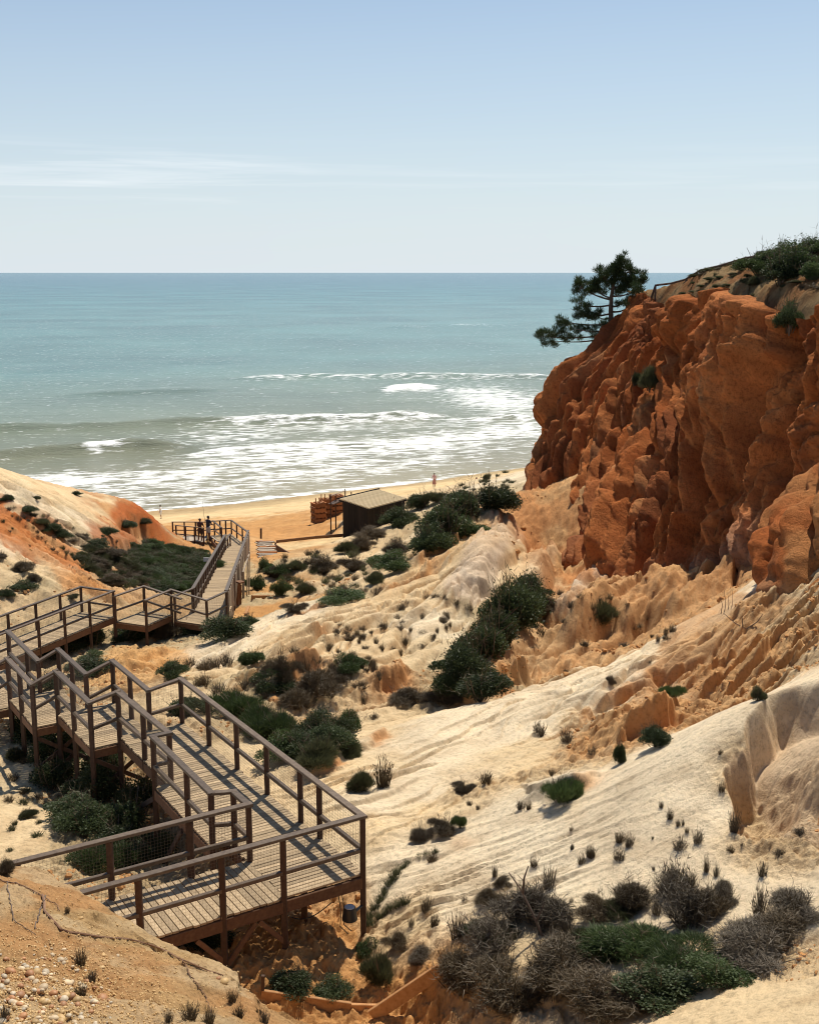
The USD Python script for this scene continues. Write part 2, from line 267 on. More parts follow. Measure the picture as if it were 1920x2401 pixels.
def scarp(line, h, run, mode='up', w=.12, taper=1.2, red=1.0):
    global DH, RED
    L = np.array([at_y(*p)[:2] for p in line]); best = np.full(GX.shape, 1e9); sd = np.zeros_like(GX); tl = np.zeros_like(GX); acc = 0
    jx = (fb(GX * .9, GY * .9, 3, 210) - .5) * 1.1; jy = (fb(GX * .9, GY * .9, 3, 213) - .5) * 1.1
    for a, b in zip(L[:-1], L[1:]):
        d = b - a; n = np.linalg.norm(d); d = d / n; rx, ry = GX + jx - a[0], GY + jy - a[1]; t = np.clip(rx * d[0] + ry * d[1], 0, n)
        dist = np.hypot(rx - t * d[0], ry - t * d[1]); s_ = d[0] * ry - d[1] * rx; m = dist < best
        best = np.where(m, dist, best); sd = np.where(m, np.sign(s_) * dist, sd); tl = np.where(m, acc + t, tl); acc += n
    ends = sst(tl, 0, taper) * (1 - sst(tl, acc - taper, acc)) * (best < run * 5)
    if mode == 'up': DH = DH + h * ends * sst(sd, -w, w) * np.exp(-np.maximum(sd, 0) / run)
    else: DH = DH - h * ends * (1 - sst(sd, -w, w)) * np.exp(-np.maximum(-sd, 0) / run)
    RED = np.maximum(RED, red * ends * np.exp(-((sd + w * .5) / (w * 1.6 + h * .25)) ** 2))
def ridge(a, b, wid, h, pale):
    global DH, PALE
    m = seg_mask(a, b, wid); DH = DH + h * m * (.75 + .5 * fb(GX * .8, GY * .8, 3, 220)); PALE = np.maximum(PALE, pale * sst(m, .35, .75))
scarp([(720,1832,24.0),(800,1792,25.3),(850,1745,27.0),(905,1705,28.8)], .24, 1.2)
scarp([(985,1992,20.4),(1060,1972,20.6),(1135,1940,20.9)], .26, 1.0)
scarp([(1180,1922,20.9),(1260,1916,20.6),(1340,1890,21.0),(1410,1848,21.3)], .45, 1.0)
scarp([(1440,1805,23.4),(1520,1765,24.0),(1600,1738,24.3),(1660,1700,25.2)], .95, 1.3)
scarp([(1830,1955,17.7),(1762,1872,18.5),(1708,1795,19.4),(1765,1742,19.85),(1835,1655,20.6),(1875,1595,21.3)], 1.25, 2.8, 'down', .2, .8, .0)
scarp([(1345,1730,26.2),(1400,1680,27.4),(1480,1620,28.8),(1570,1555,29.8),(1690,1490,30.6)], .55, 1.1, 'down')
scarp([(265,1240,68.5),(310,1212,73.0),(350,1215,76.0),(395,1262,77.2)], 1.5, 3.0, 'down', .3, 3)
scarp([(225,1268,60.5),(290,1272,66.0),(350,1292,70.0)], .9, 2.0, 'down', .25, 3)
scarp([(300,1600,34.5),(370,1572,37.0),(450,1545,38.4)], .35, .9)
scarp([(290,1568,37.0),(360,1540,39.6),(420,1520,41.5)], .35, .9)
scarp([(620,1650,31.2),(700,1600,33.0),(800,1570,34.0)], .7, 1.2); scarp([(600,1560,35.4),(680,1530,36.4),(770,1470,39.2)], .4, 1.0)
scarp([(1050,1665,31.0),(1150,1640,32.4),(1260,1580,35.6)], .9, 1.4); scarp([(840,1640,31.4),(930,1600,33.2),(1010,1560,34.8)], .6, 1.0)
scarp([(960,1345,47.6),(1040,1300,50.0),(1110,1255,52.5)], .5, 1.4); scarp([(880,1395,44.6),(960,1370,46.4),(1060,1320,48.6)], .35, 1.0); scarp([(640,1450,42.2),(760,1430,43.2),(860,1400,44.4)], .25, .8)
scarp([(690,2262,17.6),(750,2215,18.2),(815,2252,17.8)], .45, .9); scarp([(900,2300,17.0),(1000,2255,17.6),(1090,2240,17.4)], .4, .8)
for a, b, wd, h, pl in ((P(1195,1235,55.5),P(1085,1420,43.5),1.0,.8,1.0),(P(1420,1290,52.0),P(1318,1470,44.5),.8,1.3,1.0),(P(1290,1330,54.5),P(1215,1460,44.0),.5,.7,.2),(P(1560,1370,46.0),P(1370,1500,42.0),.9,1.3,.0),(P(1640,1370,45.0),P(1480,1470,42.0),.6,1.0,.0),(P(1480,1380,47.5),P(1340,1520,41.0),.6,1.0,.0),(P(1700,1360,43.8),P(1580,1450,41.8),.6,.9,.0)): ridge(a, b, wd, h, pl)
DH += rills(P(1600,1360,46), P(1300,1560,37), 4.5, .9, .8, 231, 2.2, 6, 1.2, .25) + rills(P(1250,1320,54), P(1100,1560,36), 3.0, .5, .7, 235, 2.5, 6, 1.2, .3)
HT = H0 + DH * (0.25 + .75 * near)
HT += np.where(RR > 85, (fb(GX * .9, GY * .9, 4, 15, .6) - .5) * .35 * sst(RR, 85, 95) * sst(TR, .15, .5), 0)   # trodden sand
TVX = np.stack([GX, GY, HT], -1)
def ground(x, y):
    """height of the terrain"""
    p = polar(np.asarray(x, float), np.asarray(y, float))
    i = (p[..., 0] - TH[0]) / (TH[1] - TH[0]); j = np.interp(p[..., 1], LR, np.arange(NR))
    return map_coordinates(HT, [np.atleast_1d(i), np.atleast_1d(j)], order=1, mode='nearest')
def hit(x, y, r0=10.5, r1=230):
    """first point of the terrain on the line of sight through an image point"""
    r = ray(x, y); Y = np.exp(np.linspace(math.log(r0), math.log(r1), 3000)) ; t = Y / r[1]
    X, Z = r[0] * t, EYE + r[2] * t
    below = Z < ground(X, Y)
    k = int(np.argmax(below)) if below.any() else len(Y) - 1
    return np.array([X[k], Y[k], Z[k]])
# redder in the grooves' freshly cut sides, pale crusts on the smooth crowns
slope = np.hypot(np.gradient(HT, TH, axis=0) / RR, np.gradient(HT, axis=1) / np.gradient(RR, axis=1))
mixr = (sst(slope, .9, 2.2) * .45 * sst(TR, .1, .6))[..., None]
TC = TC * (1 - mixr) + mixr * np.array(PAL['O']) * .95
TC = TC + (np.array((.47, .225, .085)) - TC) * (np.clip(RED, 0, 1) * .8 * sst(fb(GX * .8, GY * .8, 3, 225), .3, .55))[..., None]
TC = TC + (np.array((.60, .49, .37)) - TC) * (.85 * PALE)[..., None]
TC = TC * (0.84 + .32 * fb(GX * .8, GY * .8, 5, 17))[..., None]
strat = (fb(HT * 2.2 + fb(GX * .3, GY * .3, 3, 3) * 1.5, GX * .08, 3, 23) - .5)[..., None]
TC = np.clip(TC * (1 + strat * np.array([.10, .22, .34])), 0.02, .85)
for a_, b_ in (((1213,1165,60),(1262,1312,56)),((1262,1312,56),(1400,1412,49.2)),((1400,1412,49.2),(1530,1430,46.2)),((1530,1430,46.2),(1720,1352,43.6))):
    m_ = seg_mask(P(*a_), P(*b_), 2.6) * sst(fb(GX * .7, GY * .7, 4, 260), .3, .6); TC = TC + (np.array((.44, .20, .075)) - TC) * (.7 * m_)[..., None]
TC = TC * (1 - .34 * (1 - sst(HT, .25, .95)) * (GY > 100))[..., None]
import shapely
QX, QY = to_px(TVX); QX = QX + (fb(GX * 1.1, GY * 1.1, 4, 240) - .5) * 46 * 30 / np.maximum(RR, 15); QY = QY + (fb(GX * 1.1, GY * 1.1, 4, 243) - .5) * 40 * 30 / np.maximum(RR, 15)
def clay(poly, r0, r1, col, amt):
    """a bed of clay of another colour, outlined where it crops out"""
    global TC
    pg = shapely.Polygon(poly); m = shapely.contains_xy(pg, QX, QY) & (RR > r0) & (RR < r1); m = gaussian_filter(m.astype(float), 1.2)
    TC = TC + (np.array(col) * (.8 + .4 * fb(GX * .9, GY * .9, 4, 247))[..., None] - TC) * (amt * m)[..., None]
clay([(280,1172),(330,1184),(372,1222),(412,1280),(372,1266),(330,1240),(262,1226),(262,1195)], 58, 90, (.36, .095, .022), .9)
clay([(200,1222),(268,1238),(315,1252),(335,1296),(280,1288),(222,1270)], 52, 80, (.30, .095, .03), .8)
clay([(-20,1180),(60,1238),(130,1283),(190,1322),(235,1352),(150,1338),(70,1300),(-20,1262)], 45, 66, (.43, .17, .055), .62)
clay([(110,1325),(240,1365),(260,1400),(150,1385)], 42, 60, (.48, .22, .075), .7)
clay([(540,2165),(800,2130),(850,2300),(1010,2240),(1060,2420),(540,2420)], 10, 20.5, (.50, .25, .085), .75)
clay([(270,1515),(420,1515),(450,1560),(300,1625),(170,1605)], 30, 46, (.52, .29, .11), .7)
clay([(1560,1490),(1700,1385),(1860,1400),(1760,1530),(1650,1640),(1570,1690),(1440,1770),(1470,1660)], 22, 40, (.46, .245, .10), .65)
clay([(1210,1420),(1480,1330),(1760,1340),(1640,1440),(1400,1540),(1130,1650),(1040,1660),(1150,1560)], 31, 60, (.47, .27, .125), .6)
clay([(850,1380),(1100,1240),(1200,1170),(1215,1260),(1050,1330),(900,1420)], 40, 64, (.53, .34, .16), .35)
clay([(400,1262),(660,1240),(800,1222),(800,1258),(640,1275),(640,1330),(600,1330),(560,1290),(400,1300)], 60, 112, (.47, .245, .09), .7)
clay([(1706,1783),(1760,1735),(1850,1605),(1960,1600),(1960,1980),(1830,1960)], 15, 23, (.52, .38, .245), .7)
fc = grid_faces(NTH, NR)
fx, fy, fz = (TVX.reshape(-1, 3)[fc].mean(1)).T
isbeach = (fy + .28 * fx > 81) & (fy - .62 * fx > 80 + 14 * (fx > 3)) & (fz < 9.3)
ishill = (~isbeach) & (fx < -11.0 - .03 * (fy - 45)) & (fy > 47.3)
def part_of(sel):
    f = fc[sel]; u, inv = np.unique(f, return_inverse=True)
    return (TVX.reshape(-1, 3)[u], inv.reshape(-1, 3)), TC.reshape(-1, 3)[u]
for nm, sel, mat, lab in (('valley_slopes', ~isbeach & ~ishill, M_GROUND, 'pale sand slopes and gullies falling from the red cliff to the boardwalk'), ('beach', isbeach, M_BEACH, 'golden beach between the dunes and the surf'),
                     ('hill', ishill, M_GROUND, 'banded white and red sand hill on the left above the boardwalk')):
    g, c = part_of(sel)
    tag(obj(nm, g, mat, smooth=True, colors=c), lab, kind='structure')

# ------------------------------------------------------------------ the red cliff: a folded sheet with its own depth
def sheet(colsdef, nu, nv, extra=None):
    """columns of (image x, image y, distance) or raw points -> dense grid of points (nu, nv, 3)"""
    nvc = 24; C = []
    for col in colsdef:
        p = np.array([at_y(*q) if len(q) == 3 else q[:3] for q in col], float)
        d = np.r_[0, np.cumsum(np.linalg.norm(np.diff(p, axis=0), axis=1))]; d /= d[-1]
        C.append(np.stack([np.interp(np.linspace(0, 1, nvc), d, p[:, k]) for k in range(3)], 1))
    C = np.array(C); s = np.r_[0, np.cumsum(np.linalg.norm(np.diff(C[:, nvc // 2], axis=0), axis=1))]
    uu, vv = np.linspace(0, s[-1], nu), np.linspace(0, 1, nv)
    g = np.stack([RectBivariateSpline(s, np.linspace(0, 1, nvc), C[..., k], kx=min(2, len(C) - 1), ky=1)(uu, vv) for k in range(3)], -1)
    return g, uu
def normals(g):
    n = np.cross(np.gradient(g, axis=0), np.gradient(g, axis=1)); return n / np.maximum(np.linalg.norm(n, axis=-1, keepdims=True), 1e-9)
F4 = lambda X, Y, z: (X, Y, z, 0)
face = [
 [F4(27, 84, 26), F4(25, 82, 20), F4(22, 81, 9)],
 [F4(18.5, 77, 26), F4(16.5, 76, 20), F4(13.5, 75, 10)],
 [(1512,694,68),(1475,772,67.2),(1402,846,66),(1332,892,65),(1302,948,64.5),(1267,987,64),(1252,1062,63.2),(1224,1112,62),(1213,1160,61),(1208,1260,60.6)],
 [(1560,690,64.6),(1545,790,64),(1440,900,63),(1390,1000,62),(1320,1150,60),(1262,1300,57.6),(1248,1390,57)],
 [(1640,690,58.5),(1615,800,58),(1560,950,56.5),(1480,1120,54),(1410,1300,51),(1385,1420,50),(1375,1520,49.6)],
 [(1740,690,53),(1720,800,52.6),(1680,950,51.2),(1630,1150,49.2),(1560,1330,47.6),(1535,1430,47),(1515,1520,46.7)],
 [(1840,700,48.4),(1830,800,48),(1800,950,47),(1770,1150,45.6),(1730,1320,44.4),(1710,1420,44)],
 [(1935,715,45),(1930,800,44.8),(1915,950,44),(1890,1150,42.6),(1860,1300,41.6),(1845,1420,41.2)],
 [(2080,740,42),(2070,800,41.6),(2060,950,40.8),(2040,1150,39.6),(2020,1320,38.8)],
]
NU, NV = 820, 380
cg_, cu = sheet(face, NU, NV)
cg_ = np.stack([gaussian_filter(cg_[..., k], (14, 10), mode='nearest') for k in range(3)], -1)
cn = normals(cg_)
if cn[NU * 2 // 3, NV // 2] @ cg_[NU * 2 // 3, NV // 2] > 0: cn = -cn      # outward, toward the gully
cn = np.stack([gaussian_filter(cn[..., k], (30, 30), mode='nearest') for k in range(3)], -1); cn /= np.linalg.norm(cn, axis=-1, keepdims=True)
U = np.repeat(cu[:, None], NV, 1); HGT = cg_[..., 2]
base_t = np.linspace(0, 1, NV)[None, :]
Wd = U + (HGT - 18) * .10 + (fb(U * .16, HGT * .16, 4, 40) - .5) * 4.0
f1, e, idr = worley(Wd / 1.9, HGT / 11.0 + .5 * fb(U * .3, HGT * .2, 3, 41), 6)
f1b, eb, idb = worley(Wd / .85 + 3.3, HGT / 4.2 + .5 * fb(U * .6, HGT * .3, 3, 48), 9)
f1c, ec, idc = worley(Wd / .38 + 1.3, HGT / 1.5 + fb(U, HGT * .5, 2, 3), 12)
lend = 1 - sst(U, cu[385 * NU // 820], cu[490 * NU // 820])
disp = (1 - .72 * lend) * ((idr - .5) * 1.5 + 1.25 * np.minimum(e, .5) ** .55 + (fb(U * .5, HGT * .25, 5, 44, .55) - .5) * 1.8) - .55 * np.exp(-(e / .07) ** 2) + (idb - .5) * .55 + .85 * np.minimum(eb, .42) ** .6 - .35 * np.exp(-(eb / .08) ** 2) + .42 * np.minimum(ec, .4) ** .8 - .14 * np.exp(-(ec / .10) ** 2) + (fb(U * 2.0, HGT * .9, 4, 46, .6) - .5) * .7
disp = gaussian_filter(disp, (1.0, 1.8)) + (fb(U * 4, HGT * 2.6, 4, 47, .62) - .5) * .30 - 1.2 + .7 * (1 - sst(base_t, .25, .8))
disp = disp - .12 * lend
cap = sst(base_t, 0.0, .03)
disp = disp * (0.35 + .65 * cap) * (1 - .55 * sst(base_t, .82, 1))
cg2 = cg_ + cn * disp[..., None]
cg2[..., 2] += (fb(U * .35, U * 0 + 2, 4, 49) - .58) * 1.6 * (1 - sst(base_t, 0, .25))
n1 = fb(U * .35, HGT * .3, 5, 50)
rl = np.array(PAL['R']) * (1.02, .98, .92); ol = np.array((.54, .195, .062)); pk = np.array((.44, .275, .18)); dk = np.array((.20, .065, .03))
cc = rl + (ol - rl) * sst(n1 + .25 * sst(base_t, .2, .7), .38, .75)[..., None]
cc = cc + (dk - cc) * (.6 * sst(fb(U * .5, HGT * .16, 4, 52), .52, .72))[..., None]
cc = cc + (pk - cc) * (sst(base_t + .35 * (fb(U * .4, HGT * .4, 4, 54) - .5), .74, 1.0) * .85)[..., None]
cc = cc + (np.array((.50, .27, .12)) - cc) * (.45 * sst(fb(U * .9 + HGT * .1, HGT * .22, 4, 57), .60, .74))[..., None]
band = (fb(HGT * 1.1 + fb(U * .12, HGT * .1, 3, 58) * 2.5, U * .03, 3, 59) - .5)[..., None]
cc = np.clip(cc * (1 + band * np.array((.35, .55, .7))), .01, .8)
cc = cc * (.72 + .56 * fb(U * 1.4, HGT * 1.2, 5, 56, .6))[..., None]
# plateau on top, from the rim back to the skyline and beyond
rim_y = [66.5, 64.5, 62.5, 60.0, 57.0, 54.5]
skyl = [(1600,655,65.5),(1640,642,64.5),(1750,608,61),(1860,577,57.5),(1935,572,54.5),(2080,570,52)]
bk = [F4(17.8,77,26.0),F4(18.6,74,26.7),F4(20.2,69,27.5),F4(21.6,64,28.1),F4(22.4,61,28.2),F4(24,57,28.4)]
rims = [(1562,688,65.2),(1640,688,59.5),(1740,688,54.2),(1840,698,49.6),(1935,712,46.2),(2080,738,43.2)]
top = [[F4(27.4, 84.6, 25.9), F4(28.5, 86, 25.8), F4(31, 90, 25)], [F4(19, 77.8, 25.9), F4(20, 79.5, 25.8), F4(23, 85, 25.4)], [(1514,692,68.6), F4(14.6, 71.5, 25.9), F4(17, 80, 25.4)]]
top += [[r_, s_, b_, F4(b_[0] + 4, b_[1] + 6, b_[2] - 1.2)] for r_, s_, b_ in zip(rims, skyl, bk)]
tg, tu = sheet(top, 300, 120)
tU = np.repeat(tu[:, None], 120, 1); tV = np.linspace(0, 1, 120)[None, :]
tg[..., 2] += (fb(tg[..., 0] * .6, tg[..., 1] * .6, 5, 60, .6) - .5) * .45 * sst(tV, 0, .12) + (fb(tg[..., 0] * 3, tg[..., 1] * 3, 4, 63, .6) - .5) * .3
# the rim: the sheet's first rows bend down behind the broken edge of the face
fold = np.clip(1 - np.arange(120) / 9.0, 0, 1)[None, :] ** 1.6
tg[..., 2] -= fold * (.5 + .5 * fb(tU * .9, tU * 0, 3, 64)); tg[..., 1] += fold * .5 + (fb(tU * 1.3, tU * 0 + 3, 4, 65, .6) - .5) * 1.2 * np.clip(1 - np.arange(120) / 30, 0, 1)[None, :]
tcol = np.array((.30, .20, .095)) + (np.array((.26, .12, .045)) - np.array((.30, .20, .095))) * sst(fb(tg[..., 0] * .5, tg[..., 1] * .5, 4, 61), .4, .65)[..., None]
v1 = cg2.reshape(-1, 3); v2 = tg.reshape(-1, 3)
fa = grid_faces(NU, NV); fb_ = grid_faces(300, 120) + len(v1)
tag(obj('cliff', (np.vstack([v1, v2]), np.vstack([fa, fb_])), M_CLIFF, smooth=True, colors=np.vstack([cc.reshape(-1, 3), tcol.reshape(-1, 3)])), 'tall fluted red clay cliff in shade on the right', kind='structure')
# nearer rib at the right edge
rib = [
 [F4(22, 46, 22), F4(20, 45, 18), F4(18, 44, 14)],
 [F4(17.5, 40, 23), F4(15.5, 39, 19), F4(13.4, 38.5, 15)],
 [(1935,1075,35.5),(1868,1160,35),(1826,1230,34.7),(1800,1330,34.2),(1792,1410,33.8),(1770,1500,33.6)],
 [(1990,1080,33),(1940,1170,33),(1900,1240,32.6),(1862,1340,32.2),(1850,1430,31.6),(1840,1540,31)],
 [(2080,1090,31),(2040,1180,31),(2010,1240,30.6),(1980,1340,30),(1960,1450,29.2),(1950,1560,29)],
 [(2250,1090,28),(2220,1200,28),(2190,1300,27.5),(2150,1450,27),(2120,1560,26.6)],
]
rg, ru = sheet(rib, 300, 240)
rn = normals(rg)
if rn[200, 120] @ rg[200, 120] > 0: rn = -rn
RU = np.repeat(ru[:, None], 240, 1); RZ = rg[..., 2]; bt = np.linspace(0, 1, 240)[None, :]
W2 = RU + (RZ - 18) * .3 + (fb(RU * .3, RZ * .3, 4, 70) - .5) * 2.5
f1, e, idr = worley(W2 / 1.2, RZ / 3.4, 16); f1b, eb, idb = worley(W2 / .5, RZ / 1.6, 19)
f1c, ec, _ = worley(W2 / .22, RZ / .5, 23)
d2 = (idr - .5) * .7 + .8 * np.minimum(e, .5) ** .6 - .3 * np.exp(-(e / .08) ** 2) + .45 * np.minimum(eb, .4) ** .7 - .18 * np.exp(-(eb / .09) ** 2) + .16 * np.minimum(ec, .4) + (fb(RU * 3, RZ * 3, 4, 79, .62) - .5) * .30 + (fb(RU * 1.1, RZ, 5, 72, .6) - .5) * .9 - .5
d2 = gaussian_filter(d2, (1.5, 2.5)); rn = np.stack([gaussian_filter(rn[..., k], (16, 16), mode='nearest') for k in range(3)], -1)
rg2 = rg + rn * (d2 * (1 - .6 * sst(bt, .85, 1)))[..., None]
rc = np.array((.48, .21, .075)) + (rl - np.array((.48, .21, .075))) * sst(fb(RU * .7, RZ * .6, 4, 75), .45, .7)[..., None]
rc = rc + (np.array(PAL['T']) - rc) * (.6 * sst(bt + .4 * (fb(RU, RZ, 3, 77) - .5), .6, .95))[..., None]
# its top falls back to the slope behind
back = rg2[:, :1] + np.linspace(0, 1, 30)[None, :, None] * np.array([6.0, 1.5, 1.0])
back[..., 2] += (fb(back[..., 0], back[..., 1], 4, 78) - .5) * .5 * np.linspace(0, 1, 30)[None, :]
vv1, vv2 = rg2.reshape(-1, 3), back.reshape(-1, 3)
tag(obj('cliff_rib', (np.vstack([vv1, vv2]), np.vstack([grid_faces(300, 240), grid_faces(300, 30) + len(vv1)])), M_CLIFF, smooth=True, colors=np.vstack([rc.reshape(-1, 3), np.repeat(rc[:, :1], 30, 1).reshape(-1, 3)])), 'near orange rib of the cliff at the right edge', kind='structure')

# ------------------------------------------------------------------ foreground bank of pebbly soil
edge = [(-260,1990,15.5),(-120,2010,14.8),(0,2033,14.0),(33,2038,13.9),(111,2066,13.5),(184,2099,13.0),(295,2163,12.3),(345,2194,12.0),(445,2233,11.5),(523,2272,11.0),(557,2291,10.8),(563,2316,10.6),(592,2340,10.4),(607,2372,10.1),(690,2420,9.8),(800,2480,9.5),(950,2560,9.2)]
E3 = np.array([at_y(*p) for p in edge]); dE = np.r_[0, np.cumsum(np.linalg.norm(np.diff(E3, axis=0), axis=1))]
ne, nb, nk = 420, 320, 60
ss = np.linspace(0, dE[-1], ne); EE = np.stack([np.interp(ss, dE, E3[:, k]) for k in range(3)], 1)
inner = np.array([(-6.5, 3.0, 23.9), (1.5, 2.2, 23.6)])
II = inner[0] + (inner[1] - inner[0]) * np.linspace(0, 1, ne)[:, None]
tt = np.linspace(0, 1, nb)[None, :, None]
topg = EE[:, None] * (1 - tt) + II[:, None] * tt
topg[..., 2] += .35 * np.sin(tt[..., 0] * math.pi) * .4
outw = EE - II; outw[:, 2] = 0; outw /= np.linalg.norm(outw, axis=1, keepdims=True)
kk = np.linspace(1, 0, nk + 1)[:-1]
skirt = EE[:, None] + outw[:, None] * (1.1 * np.sin(kk * math.pi / 2) * .8 + .25 * kk)[None, :, None] + np.array([0, 0, 1.0]) * (-(1 - np.cos(kk * math.pi / 2)) * 4.4)[None, :, None]
bg_ = np.concatenate([skirt, topg], 1)
lump = (fb(bg_[..., 0] * 1.1, bg_[..., 1] * 1.1, 5, 80) - .5) * .34 + (fb(bg_[..., 0] * 5, bg_[..., 1] * 5, 4, 82, .6) - .5) * .09 + (fb(bg_[..., 0] * 16, bg_[..., 1] * 16, 4, 84, .65) - .5) * .05
lump -= .06 * np.clip(1 - np.abs(2 * vn(bg_[..., 0] * .8 + bg_[..., 1] * .5, bg_[..., 1] * 1.6 - bg_[..., 0], 85) - 1) * 4, 0, 1)
damp = np.ones(nk + nb); damp[nk - 6:nk + 6] = .45
bg_[..., 2] += lump * damp[None, :]
bcol = np.array((.36, .235, .11)) + (np.array((.36, .20, .085)) - np.array((.36, .235, .11))) * sst(fb(bg_[..., 0] * .7, bg_[..., 1] * .7, 4, 86), .4, .65)[..., None]
bcol = bcol * (.80 + .4 * fb(bg_[..., 0] * 6, bg_[..., 1] * 6, 4, 89, .65))[..., None]; bcol = bcol + (np.array((.43, .32, .185)) - bcol) * (.7 * sst(fb(bg_[..., 0] * 1.1, bg_[..., 1] * 1.1, 4, 88), .48, .7))[..., None]
BANK = '/World/foreground_bank'
tag(UsdGeom.Xform.Define(stage, BANK).GetPrim(), 'pebbly ochre bank in the lower left foreground', kind='structure'); used[BANK] = 1
obj('soil', (bg_.reshape(-1, 3), grid_faces(ne, nk + nb)), M_BANK, BANK, smooth=True, colors=bcol.reshape(-1, 3))
bank_tree = cKDTree(bg_[:, nk:, :2].reshape(-1, 2)); bank_z = bg_[:, nk:, 2].reshape(-1)
def bank_hit(x, y):
    r = ray(x, y); Y = np.linspace(3.2, 16, 2500); t = Y / r[1]; X, Z = r[0] * t, EYE + r[2] * t
    d, i = bank_tree.query(np.stack([X, Y], 1)); ok = (Z < bank_z[i]) & (d < .08)
    k = int(np.argmax(ok)) if ok.any() else None
    return None if k is None else np.array([X[k], Y[k], Z[k]])

# ------------------------------------------------------------------ the sea
NS_T, NS_R = 600, 760
st = np.linspace(math.radians(-32), math.radians(32), NS_T); sr = np.r_[np.exp(np.linspace(math.log(112), math.log(600), 620)), np.exp(np.linspace(math.log(606), math.log(70000), 140))]
ST, SR = np.meshgrid(st, sr, indexing='ij'); SX, SY = SR * np.sin(ST), SR * np.cos(ST)
SPX, SPY = to_px(np.stack([SX, SY, np.zeros_like(SX)], -1))
SZ = np.full_like(SX, 0.03)
foam = np.zeros_like(SX)
shore = (SY - 152.6) * .838 - SX * .546                        # metres seaward of the waterline
shal = sst(shore, 0, 40)
c17, s17 = math.cos(.29), math.sin(.29)
al, ac = SX * c17 + SY * s17, -SX * s17 + SY * c17
SZ += .10 * shal * (fb(al / 14, ac / 5, 4, 100) - .5) * 2 * sst(SR, 3000, 400)
SZ += .22 * shal * (fb(al / 55, ac / 13, 3, 104) - .5) * 2 * sst(SR, 4000, 500)
def breaker(line, amp, wfront, wback, foamamt, seed, fspan=None):
    """a wave along a line of (image x, image y); steep on the shore side; foam falls forward of the crest"""
    global SZ, foam
    L = np.array([at_z(x, y, 0)[:2] for x, y in line])
    o = np.argsort(L[:, 0]); L = L[o]
    yc = np.interp(SX, L[:, 0], L[:, 1]) + 2.2 * (fb(SX * .07, SX * 0 + seed, 3, seed) - .5) * 2
    ends = sst(SX, L[0, 0] - 3, L[0, 0] + 9) * (1 - sst(SX, L[-1, 0] - 9, L[-1, 0] + 3))
    d = SY - yc
    prof = np.where(d < 0, np.exp(-(d / wfront) ** 2), np.exp(-(d / wback) ** 2))
    SZ = SZ + amp * prof * ends * (.65 + .7 * fb(SX * .12, SY * .0 + seed * 3.1, 3, seed + 2))
    if fspan is not None:
        fx0, fx1, reach = fspan
        fe = sst(SPX, fx0 - 25, fx0 + 35) * (1 - sst(SPX, fx1 - 35, fx1 + 25))
        foam = np.maximum(foam, foamamt * fe * np.where(d < 0, np.exp(-(d / reach) ** 2), np.exp(-(d / (wback * .35)) ** 2)))
breaker([(-200,1100),(0,1075),(120,1062),(330,1047),(480,1050)], 1.5, 2.4, 6.0, .85, 1, (195, 300, 3.4))
breaker([(-200,1024),(0,1012),(300,1003),(560,992),(800,985),(1060,977)], 1.4, 2.6, 7.0, .6, 2, (520, 1050, 6))
breaker([(150,930),(330,921),(520,915)], .7, 3.0, 9.0, .0, 3)
breaker([(540,890),(760,885),(1000,884),(1330,884)], .9, 3.5, 9.0, .46, 4, (570, 1330, 7))
breaker([(860,918),(940,911),(1060,909)], .9, 3.0, 8.0, .80, 5, (890, 1040, 9))
breaker([(900,768),(1100,762),(1240,766)], .8, 6.0, 14, .30, 6, (950, 1230, 8))
breaker([(1090,985),(1180,981),(1330,983)], .8, 2.4, 6, .6, 7, (1040, 1300, 8))
breaker([(420,1066),(520,1052),(700,1047),(1000,1043)], .4, 2.0, 5, .7, 8, (430, 1000, 8))
def blob(cx, cy, rx, ry, a, ang=0):
    global foam
    c, s = math.cos(ang), math.sin(ang); x, y = SPX - cx, SPY - cy
    foam = np.maximum(foam, a * np.exp(-((x * c + y * s) / rx) ** 2 - ((-x * s + y * c) / ry) ** 2))
for b in ((700,1070,330,34,.66,-.10),(1000,1040,300,30,.66,-.12),(1200,1010,180,30,.62,-.1),(400,1120,420,30,.60,-.12),(180,1128,150,20,.80,-.02),(560,1020,150,30,.50,-.1),(1180,940,150,34,.66,.12),(1120,918,120,10,.62,0),
          (780,1100,500,36,.52,-.12),(420,1160,420,34,.46,-.16),(900,1090,400,26,.5,-.14),(760,1005,260,14,.44,0),(650,1135,500,22,.44,-.14),(1220,965,130,22,.5,0),(1000,1000,200,14,.42,0)):
    blob(b[0], b[1], b[2], b[3], b[4] * 1.0, b[5])
lip = np.exp(-((shore - 1.2) / 1.3) ** 2) * .75; foam = np.maximum(foam, lip)
foam = foam * sst(shore, -3.0, 0.5) * sst(SR, 1500, 600)
SZ = SZ + .05 * foam * shal
